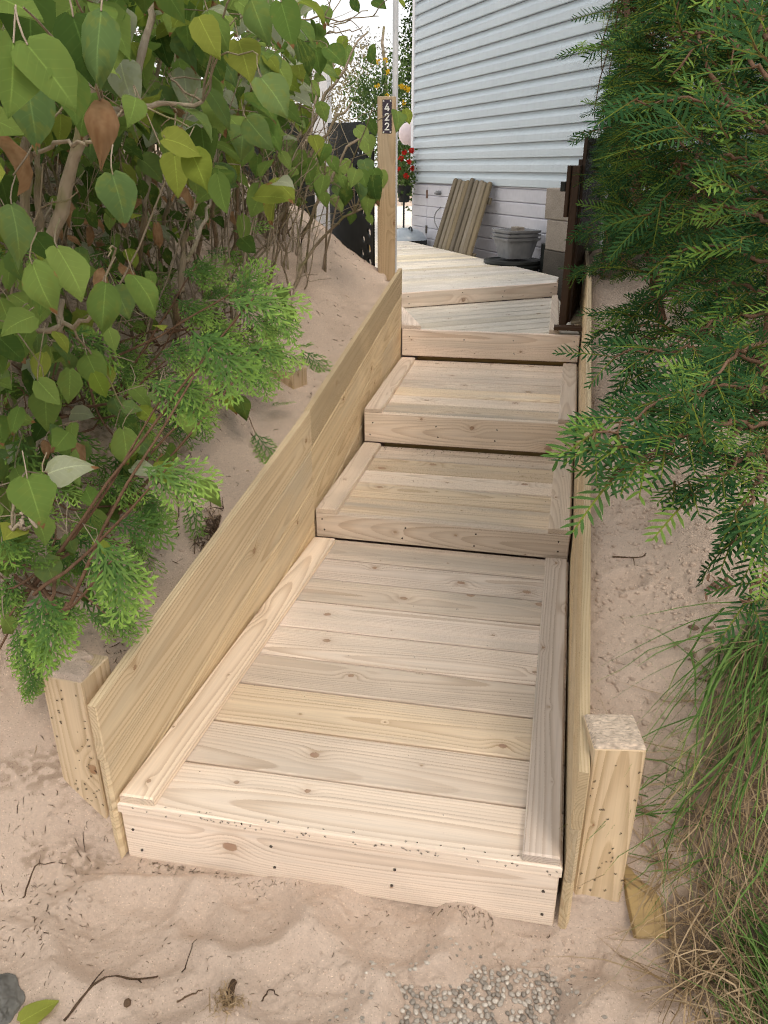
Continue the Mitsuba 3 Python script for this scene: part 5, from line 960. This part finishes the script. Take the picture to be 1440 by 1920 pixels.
crumbs(4200, lambda n: rr.uniform(.42, 1.05, n), lambda n: rr.uniform(1.25, 2.9, n), lambda x, y: (x > lin(y, RY, RX) + .03) & (nz(x, y, 6, 71) > .44), .0018, .0085)
crumbs(700, lambda n: rr.uniform(-.8, .6, n), lambda n: rr.uniform(.85, 1.3, n), lambda x, y: (y < 1.18 - .183 * x) & (nz(x, y, 7, 72) > .5), .0012, .006)
crumbs(1100, lambda n: rr.uniform(-.9, 0, n), lambda n: rr.uniform(1.5, 4, n), lambda x, y: (x < lin(y, LY, LX) - .04) & (nz(x, y, 6, 73) > .5), .0015, .008)
deck_bits(1, 260, .99, .72, 1.8, 0, 0, .0016, cr, 85, True); deck_bits(2, 260, .99, .66, 1.6, 0, 0, .0018, cr, 86, True); deck_bits(0, 90, .0, 1.0, 1, 0, 0, .0010, cr, 87, True)
tag(cr.done('sand_crumbs', 'sand_grain', None, True), 'small crumbs and lumps of sand lying on the banks', 'sand crumbs', kind='stuff')
def lump(name, c, s, label, cat, mat, seed, sub=3, amp=.35, fr=2.2):
    m = trimesh.creation.icosphere(sub, 1.0); v = m.vertices; v = v * (1 + amp * (meshkit.fbm(v * fr + 7 * seed, 3, seed) - .5)[:, None]) * s + c
    return tag(add(name, (v, m.faces), mat, smooth=True), label, cat)
lump('sand_lump', [.795, 2.60, gz(.80, 2.60) + .01], np.array([.055, .055, .05]), 'rounded lump of damp sand by the right wall near the jutting yew tip', 'sand lump', 'sand_grain', 3)
lump('rock', [-.755, .955, .0], np.array([.060, .060, .035]), 'dark grey rock half buried in the sand at the lower left', 'rock', 'rock_stone', 4, 4, .5)
# pebbles of the washed slab showing through the sand
pb = thing('pebble_slab', 'patch of exposed pebble concrete showing through the sand at the bottom', 'slab')
m, uv = slab([[-.02, .60, -.030], [.40, .60, -.030], [.40, 1.06, -.030], [-.02, 1.06, -.030]], UP, .03); add('slab_bed', m, 'sand_grain', pb, uv=uv)
rp = np.random.default_rng(12); pts = []
while len(pts) < 1500:
    c = rp.uniform([-.01, .80], [.385, 1.055]); pts.append(c)
pts = np.array(pts); keep = []
for i, c in enumerate(pts):
    if all(np.hypot(*(c - pts[j])) > .0078 for j in keep): keep.append(i)
rest = Soup()
for q, i in enumerate(sorted(keep, key=lambda i: pts[i][1])):
    s = rp.uniform(.0042, .0062); a = rp.uniform(0, 3.14); R = Rotation.from_euler('z', a).as_matrix(); v = (ico.vertices * s * [rp.uniform(1, 1.35), rp.uniform(.8, 1.0), .7] * (1 + rp.normal(0, .07, (len(ico.vertices), 1)))) @ R.T + [pts[i][0], pts[i][1], -.0285 + rp.uniform(0, .003)]
    if q < 290: add('pebble', (v, ico.faces), 'pebble_stone', pb, True, uv=np.full((len(v), 2), [q + .5, .5]))
    else: rest.put(v, ico.faces, np.full((len(v), 2), [q + .5, .5]))
for _ in range(170):
    g_ = rp.uniform(0, 6.28); x_, y_ = .19 + math.cos(g_) * rp.uniform(.16, .30), .95 + math.sin(g_) * rp.uniform(.09, .16); s = rp.uniform(.002, .0055)
    if x_ < .42 and y_ < 1.09: rest.put(ico.vertices * s * [1.25, .9, .7] + [x_, y_, float(gtop(x_, y_)) - s * .1], ico.faces, np.full((len(ico.vertices), 2), [900 + _ + .5, .5]))
tag(rest.done('pebbles', 'pebble_stone', pb, True), kind='stuff')
def ground_twig(pts, r0, label, name='twig', fork=()):
    p = np.array([[x, y, 0] for x, y in pts], float); p = spline(p, 12, .0012, rp); p[:, 2] = gtop(p[:, 0], p[:, 1]) + r0 * .8
    sp = Soup(); v, f = tube(p, np.linspace(r0, r0 * .45, 12) * (1 + .2 * rp.normal(0, 1, 12).clip(-1, 1)), 6); sp.put(v, f, np.full((len(v), 2), [GID[0] + .5, .5])); GID[0] += 1
    for i, dx, dy in fork:
        q = spline([p[i], p[i] + [dx * .5, dy * .5, .004], p[i] + [dx, dy, .002]], 6); v, f = tube(q, np.linspace(r0 * .6, r0 * .3, 6), 5); sp.put(v, f, np.full((len(v), 2), [GID[0] + .5, .5]))
    tag(sp.done(name, 'litter', None, True), label, 'twig')
GID[0] = 7
ground_twig([(-.60, .93), (-.565, .98), (-.50, 1.02), (-.455, 1.035)], .0028, 'longest dark crooked root-like twig on the sand at lower left', fork=((3, .02, .045), (8, .02, -.02)))
ground_twig([(-.402, 1.025), (-.395, 1.06), (-.387, 1.09)], .0013, 'thin straight twig standing out on the sand before the lowest step')
ground_twig([(-.40, .972), (-.38, .985), (-.355, .995)], .0022, 'short dark twig left of the dry grass clump')
ground_twig([(-.78, 1.18), (-.77, 1.24), (-.715, 1.262)], .0018, 'bent dark twig at the left edge beside the left post')
ground_twig([(-.235, .97), (-.225, 1.0), (-.205, .985)], .0015, 'bent thin twig right of the dry grass clump')
ground_twig([(.62, 1.86), (.655, 1.845), (.70, 1.835)], .0026, 'dark twig lying on the sandy right bank', fork=((10, .02, .02), (7, -.01, -.05)))
ground_twig([(-.68, 2.13), (-.655, 2.20), (-.61, 2.10), (-.60, 2.02)], .0028, 'curved dark twig on the sandy left bank beside the wall')
ground_twig([(.485, 1.62), (.492, 1.66), (.488, 1.70)], .0030, 'short forked dark twig behind the right post', fork=((5, .015, .02), (8, -.015, .01)))
t = thing('dry_clump', 'withered clump of grass roots with a brown stub on the sand', 'dead plant'); sp = Soup(); c0 = np.array([-.295, .955, gz(-.295, .955)])
for i in range(80):
    o_ = np.array([rp.normal(0, .016), rp.normal(-.004, .009), .003]); d = np.array([rp.normal(.1, 1), rp.normal(0, .6), rp.uniform(-.1, .35)])
    blade(sp, c0 + o_, d, rp.uniform(.010, .032), rp.uniform(.0007, .0016), rp.uniform(.2, 1.0), True, 4)
tag(sp.done('roots', 'grass_blade', t, True), kind='stuff')
v, f = tube(spline([c0 + [-.004, -.004, .0], c0 + [.0, .012, .012], c0 + [.006, .034, .016]], 6, .001, rp), [.008, .009, .0085, .0075, .007, .006], 8); add('stub', (v, f), 'litter', t, True, uv=np.full((len(v), 2), [3.5, .5]))
v, f, uv = leaf_mesh([-.672, .918, .014 + gz(-.67, .92)], [-.620, .965, .010 + gz(-.62, .96)], [.2, -.3, 1], width=.62, fold=.3, seed=3)
tag(add('fallen_leaf', (v, f), 'lilac_leaf', None, True, uv=uv + [1041, 0]), 'yellow-green fallen leaf in the lower left corner', 'leaf')
v, f, uv = leaf_mesh([.70, 1.70, gz(.70, 1.70) + .01], [.745, 1.665, gz(.745, 1.665) + .02], [.3, -.5, 1], width=.8, curl=.9, fold=.4, seed=9)
lump('seed_cone', [-.487, .955, gz(-.487, .955) + .006], np.array([.0065, .008, .007]), 'small dark brown seed cone on the sand at lower left', 'cone', 'litter', 6, 2)
rc2 = Soup()
for i in range(30):
    c = np.array([.80, 1.60, gz(.80, 1.60) + .012]) + rp.normal(0, .012, 3); d = rp.normal(0, 1, 3); L = .022
    v, f, uv = leaf_mesh(c, c + unit(d) * L, [0, 0, 1], width=.35, seed=i, na=4, nb=3); rc2.put(v, f, uv * .9 + [i, 0])
tag(rc2.done('withered_sprig', 'red_bark', None, True), 'reddish brown withered sprig lying on the right bank above the grass', 'dead plant')

t = thing('root_clump', 'dark clump of dead roots against the outside of the left wall', 'dead plant'); sp = Soup(); c1 = np.array([-.485, 2.02, gz(-.49, 2.02)])
for i in range(90):
    o_ = np.array([rp.normal(0, .03), rp.normal(0, .06), .004]); o_[0] = min(o_[0], .0); o_[2] = gz(c1[0] + o_[0] - .02, c1[1] + o_[1]) - c1[2] + .004; d = np.array([-abs(rp.normal(0, .6)), rp.normal(0, 1), rp.uniform(0, .5)]); L = rp.uniform(.02, .06)
    v, f = tube(spline([c1 + o_, c1 + o_ + d * L * .5 + [0, 0, .012], c1 + o_ + d * L], 6, .002, rp), np.linspace(.0016, .0006, 6), 4); sp.put(v, f, np.full((len(v), 2), [i * 5 + .5, .5]))
tag(sp.done('roots', 'litter', t, True), kind='stuff')

# ---------------------------------------------------------------- ants on the new timber
def ant_mesh():
    prof = [(0, -.0026), (.00055, -.0023), (.0007, -.0016), (.00045, -.0009), (.00018, -.0006), (.0004, -.0001), (.0004, .0004), (.00018, .0008), (.00045, .0012), (.0005, .0017), (.0002, .0021), (0, .0022)]
    v, f = revolve(prof, (0, 0, 0), 7); v = v[:, [2, 0, 1]] + [0, 0, .0007]; sp = Soup(); sp.put(v, f)
    for s in (-1, 1):
        for x0, x1 in ((.0004, .0016), (.0001, .0002), (-.0003, -.0015)):
            v, f = tube([[x0, 0, .0007], [(x0 + x1) / 2, s * .0011, .0013], [x1, s * .0021, 0]], .00011, 3); sp.put(v, f)
    return sp.mesh()
ANT = ply(ant_mesh(), 'ant_black', smooth=True); ra = np.random.default_rng(77)
def ant(p, nrm, group, label):
    nrm = unit(nrm); h = unit(np.cross(nrm, ra.normal(0, 1, 3))); s = np.cross(nrm, h); k = ra.uniform(.85, 1.35); m = np.eye(4); m[:3, 0], m[:3, 1], m[:3, 2], m[:3, 3] = h * k, s * k, nrm * k, np.asarray(p) + nrm * .0003
    key = numbered('ant'); scene[key] = {**ANT, 'to_world': T(m)}; tag(key, label, 'ant', group)
ANT_WHERE = lambda s: 'tiny black ant on the front edge of the lowest step, ' + ('near its left end', 'left of the middle', 'right of the middle', 'near its right end')[min(3, int(4 * s / fL))]
FL, FR = np.array([-.598, 1.312]), np.array([.363, 1.135]); fd = unit(FR - FL); fo = np.array([fd[1], -fd[0]]); fL = np.linalg.norm(FR - FL)
for c0, n, sp_ in ((.06, 5, .03), (.13, 3, .015), (.22, 8, .02), (.30, 10, .025), (.37, 6, .02), (.44, 7, .012), (.49, 2, .01), (.56, 3, .01), (.63, 8, .03), (.70, 6, .02), (.74, 5, .012), (.80, 2, .01), (.88, 6, .03), (.93, 4, .02), (.98, 4, .012)):
    for _ in range(n):
        s = np.clip(c0 + ra.normal(0, sp_), .01, .995) * fL; dz = ra.normal(-.004, .007)
        q = FL + fd * s
        if dz < 0: ant(P(q + fo * (.001 if dz > -.026 + .0 else -.0035) + fo * (.0 if dz < -.026 else .002), .1625 + dz - .003), P(fo, 0), 'ants along the front edge of the lowest step', ANT_WHERE(s))
        else: ant(P(q - fo * (.004 + dz), .1625), UP, 'ants along the front edge of the lowest step', ANT_WHERE(s))
def post_face(cx, cy, w, yaw, a, z, side):
    c, s = math.cos(yaw), math.sin(yaw); n = np.array([s, -c]) if side == 0 else np.array([c, s]); t_ = np.array([c, s]) if side == 0 else np.array([-s, c])
    return P(np.array([cx, cy]) + n * w / 2 + t_ * a, z), P(n, 0)
for _ in range(50):
    a = .05 - abs(ra.normal(0, .035)) if ra.random() < .6 else ra.uniform(-.045, .045)
    if abs(a) < .047:
        z = ra.uniform(.06, .46); ant(*post_face(-.671, 1.391, .102, YAW - .08, a, z, 0), 'ants on the left front post', 'tiny black ant on the front of the left post, ' + ('near its foot', 'halfway up', 'near its top')[min(2, int(z / .16))])
for _ in range(34):
    z = .04 + .42 * ra.random()**2.2; ant(*post_face(.449, 1.196, .100, YAW + .14, ra.uniform(-.046, .046), z, 0), 'ants on the right front post', 'tiny black ant on the front of the right post, ' + ('near its foot', 'halfway up', 'near its top')[min(2, int(z / .16))])

# ---------------------------------------------------------------- what grows behind
rb_ = np.random.default_rng(91); FID = [0]
def petals(sp, c, s, cls, wide):
    """Small four-cornered leaves or petals of half-length s at the points c, each turned its own way."""
    n = len(c); a = unit(rb_.normal(0, 1, (n, 3))); e = unit(np.cross(a, rb_.normal(0, 1, (n, 3)))); s = np.broadcast_to(s, n)[:, None]
    v = np.stack([c - a * s, c + e * s * wide, c + a * s, c - e * s * wide], 1).reshape(-1, 3); i = np.arange(n)[:, None] * 4
    k = cls * 10000 + (FID[0] + np.arange(n)) % 9999 + .5; FID[0] += n
    sp.put(v, np.concatenate([i + [0, 1, 2], i + [0, 2, 3]], 1).reshape(-1, 3), np.stack([np.repeat(k, 4), np.full(4 * n, .5)], 1))
def foliage(name, label, cat, blobs, n, size, cls, trunk=None, flowers=None):
    t = thing(name, label, cat); sp = Soup(); w = np.array([b[3] * b[4] * b[5] for b in blobs]); w = w / w.sum()
    B = np.array(blobs, float)[rb_.choice(len(blobs), n, p=w)]
    c = B[:, :3] + unit(rb_.normal(0, 1, (n, 3))) * (rb_.random(n) ** .45 * rb_.uniform(.8, 1.1, n))[:, None] * B[:, 3:6]
    petals(sp, c, size * rb_.uniform(.6, 1.4, n), cls, .45)
    tag(sp.done('crown', 'far_leaf', t), kind='stuff')
    if trunk: v, f = tube(spline(trunk, 10, .02, rb_), np.linspace(.07, .02, 10), 8); add('trunk', (v, f), 'bark', t, True, uv=np.full((len(v), 2), [.5, .5]))
    if flowers:
        fs = Soup()
        for c, s, k in flowers:
            petals(fs, np.array(c) + unit(rb_.normal(0, 1, (22, 3))) * s * rb_.uniform(.6, 1, (22, 1)), s * .42, k, 1.0)
        tag(fs.done('flowers', 'far_leaf', t), kind='stuff')
    return t
foliage('olive_tree', 'pale olive leafy tree in the yard behind the numbered post', 'tree', [(-.95, 14, 2.4, .75, .6, .9), (-.55, 14.2, 2.9, .45, .5, .55), (-1.6, 14, 2.7, .8, .7, 1.0), (-.7, 14, 1.6, .7, .5, .8)], 5200, .030, 1, [(-.9, 14, .5), (-.95, 14, 1.5), (-.8, 14, 3.0)])
foliage('flowering_bush', 'green bush with yellow flowers behind the grey pole', 'bush', [(.0, 12.6, 2.1, .45, .4, .7), (-.25, 12.7, 2.45, .35, .4, .45), (.25, 12.6, 1.6, .3, .4, .6), (.2, 12.7, 2.6, .3, .3, .5)], 5200, .027, 0, [(.0, 12.6, .5), (.0, 12.6, 1.8)],
        [((-.10 + .5 * rb_.random(), 12.15, 2.2 + .7 * rb_.random()), .035, 4) for _ in range(9)])
foliage('grey_shrub', 'sparse greyish twiggy shrub rising behind the flowering bush', 'bush', [(.0, 15, 3.1, .55, .4, .5), (-.4, 15, 3.3, .3, .3, .35)], 700, .025, 2, [(.0, 15, .5), (.05, 15, 2.0), (.0, 15, 3.6)])
foliage('dark_conifer', 'dark green tree showing between the grey pole and the house corner', 'tree', [(.50, 13.4, 3.0, .30, .3, .95), (.48, 13.4, 1.8, .32, .3, 1.0), (.55, 13.4, 4.1, .2, .2, .3)], 4200, .032, 3, [(.6, 13.4, .5), (.6, 13.4, 4.0)])
foliage('hedge', 'dark dense hedge behind the lilac on the left', 'hedge', [(-3.0, 5.2, 1.7, 1.3, .5, 1.3), (-2.4, 3.2, 2.0, .5, 1.4, 1.2), (-2.2, 1.6, 1.6, .5, .9, 1.1)], 12000, .045, 3)
foliage('hedge', 'dark dense hedge behind the yew on the right', 'hedge', [(2.3, 2.2, 1.7, .45, 1.5, 1.5), (2.15, 3.6, 1.7, .4, 1.0, 1.5)], 9000, .045, 3)
gp = thing('geranium_pot', 'dark hanging pot of red geraniums beside the house corner', 'potted plant'); sp = Soup(); gc = np.array([.235, 9.80, 1.42])
petals(sp, gc + rb_.normal(0, 1, (420, 3)) * [.085, .07, .12] - [0, 0, .03], .024 * rb_.uniform(.6, 1.2, 420), 0, .8)
tag(sp.done('foliage', 'far_leaf', gp), kind='stuff')
for dx, dy, dz in ((-.07, -.08, .02), (.05, -.1, .10), (.0, -.08, .20), (-.04, -.06, .13), (.09, -.09, .03), (.02, -.1, -.05), (.08, -.05, .22)):
    fs = Soup()
    petals(fs, gc + [dx, dy, dz] + unit(rb_.normal(0, 1, (34, 3))) * .030 * rb_.uniform(.5, 1, (34, 1)), .014, 5, 1.0)
    fs.done('flower_head', 'far_leaf', gp)
v, f = revolve([(0, -.34), (.06, -.33), (.085, -.16), (.09, -.15), (.07, -.15), (0, -.16)], gc, 20); add('pot', (v, f), 'black_plastic', gp, 30)
add('bracket', tube([gc + [.0, .0, -.33], gc + [.0, .0, -.93]], .012, 6), 'black_plastic', gp, True)
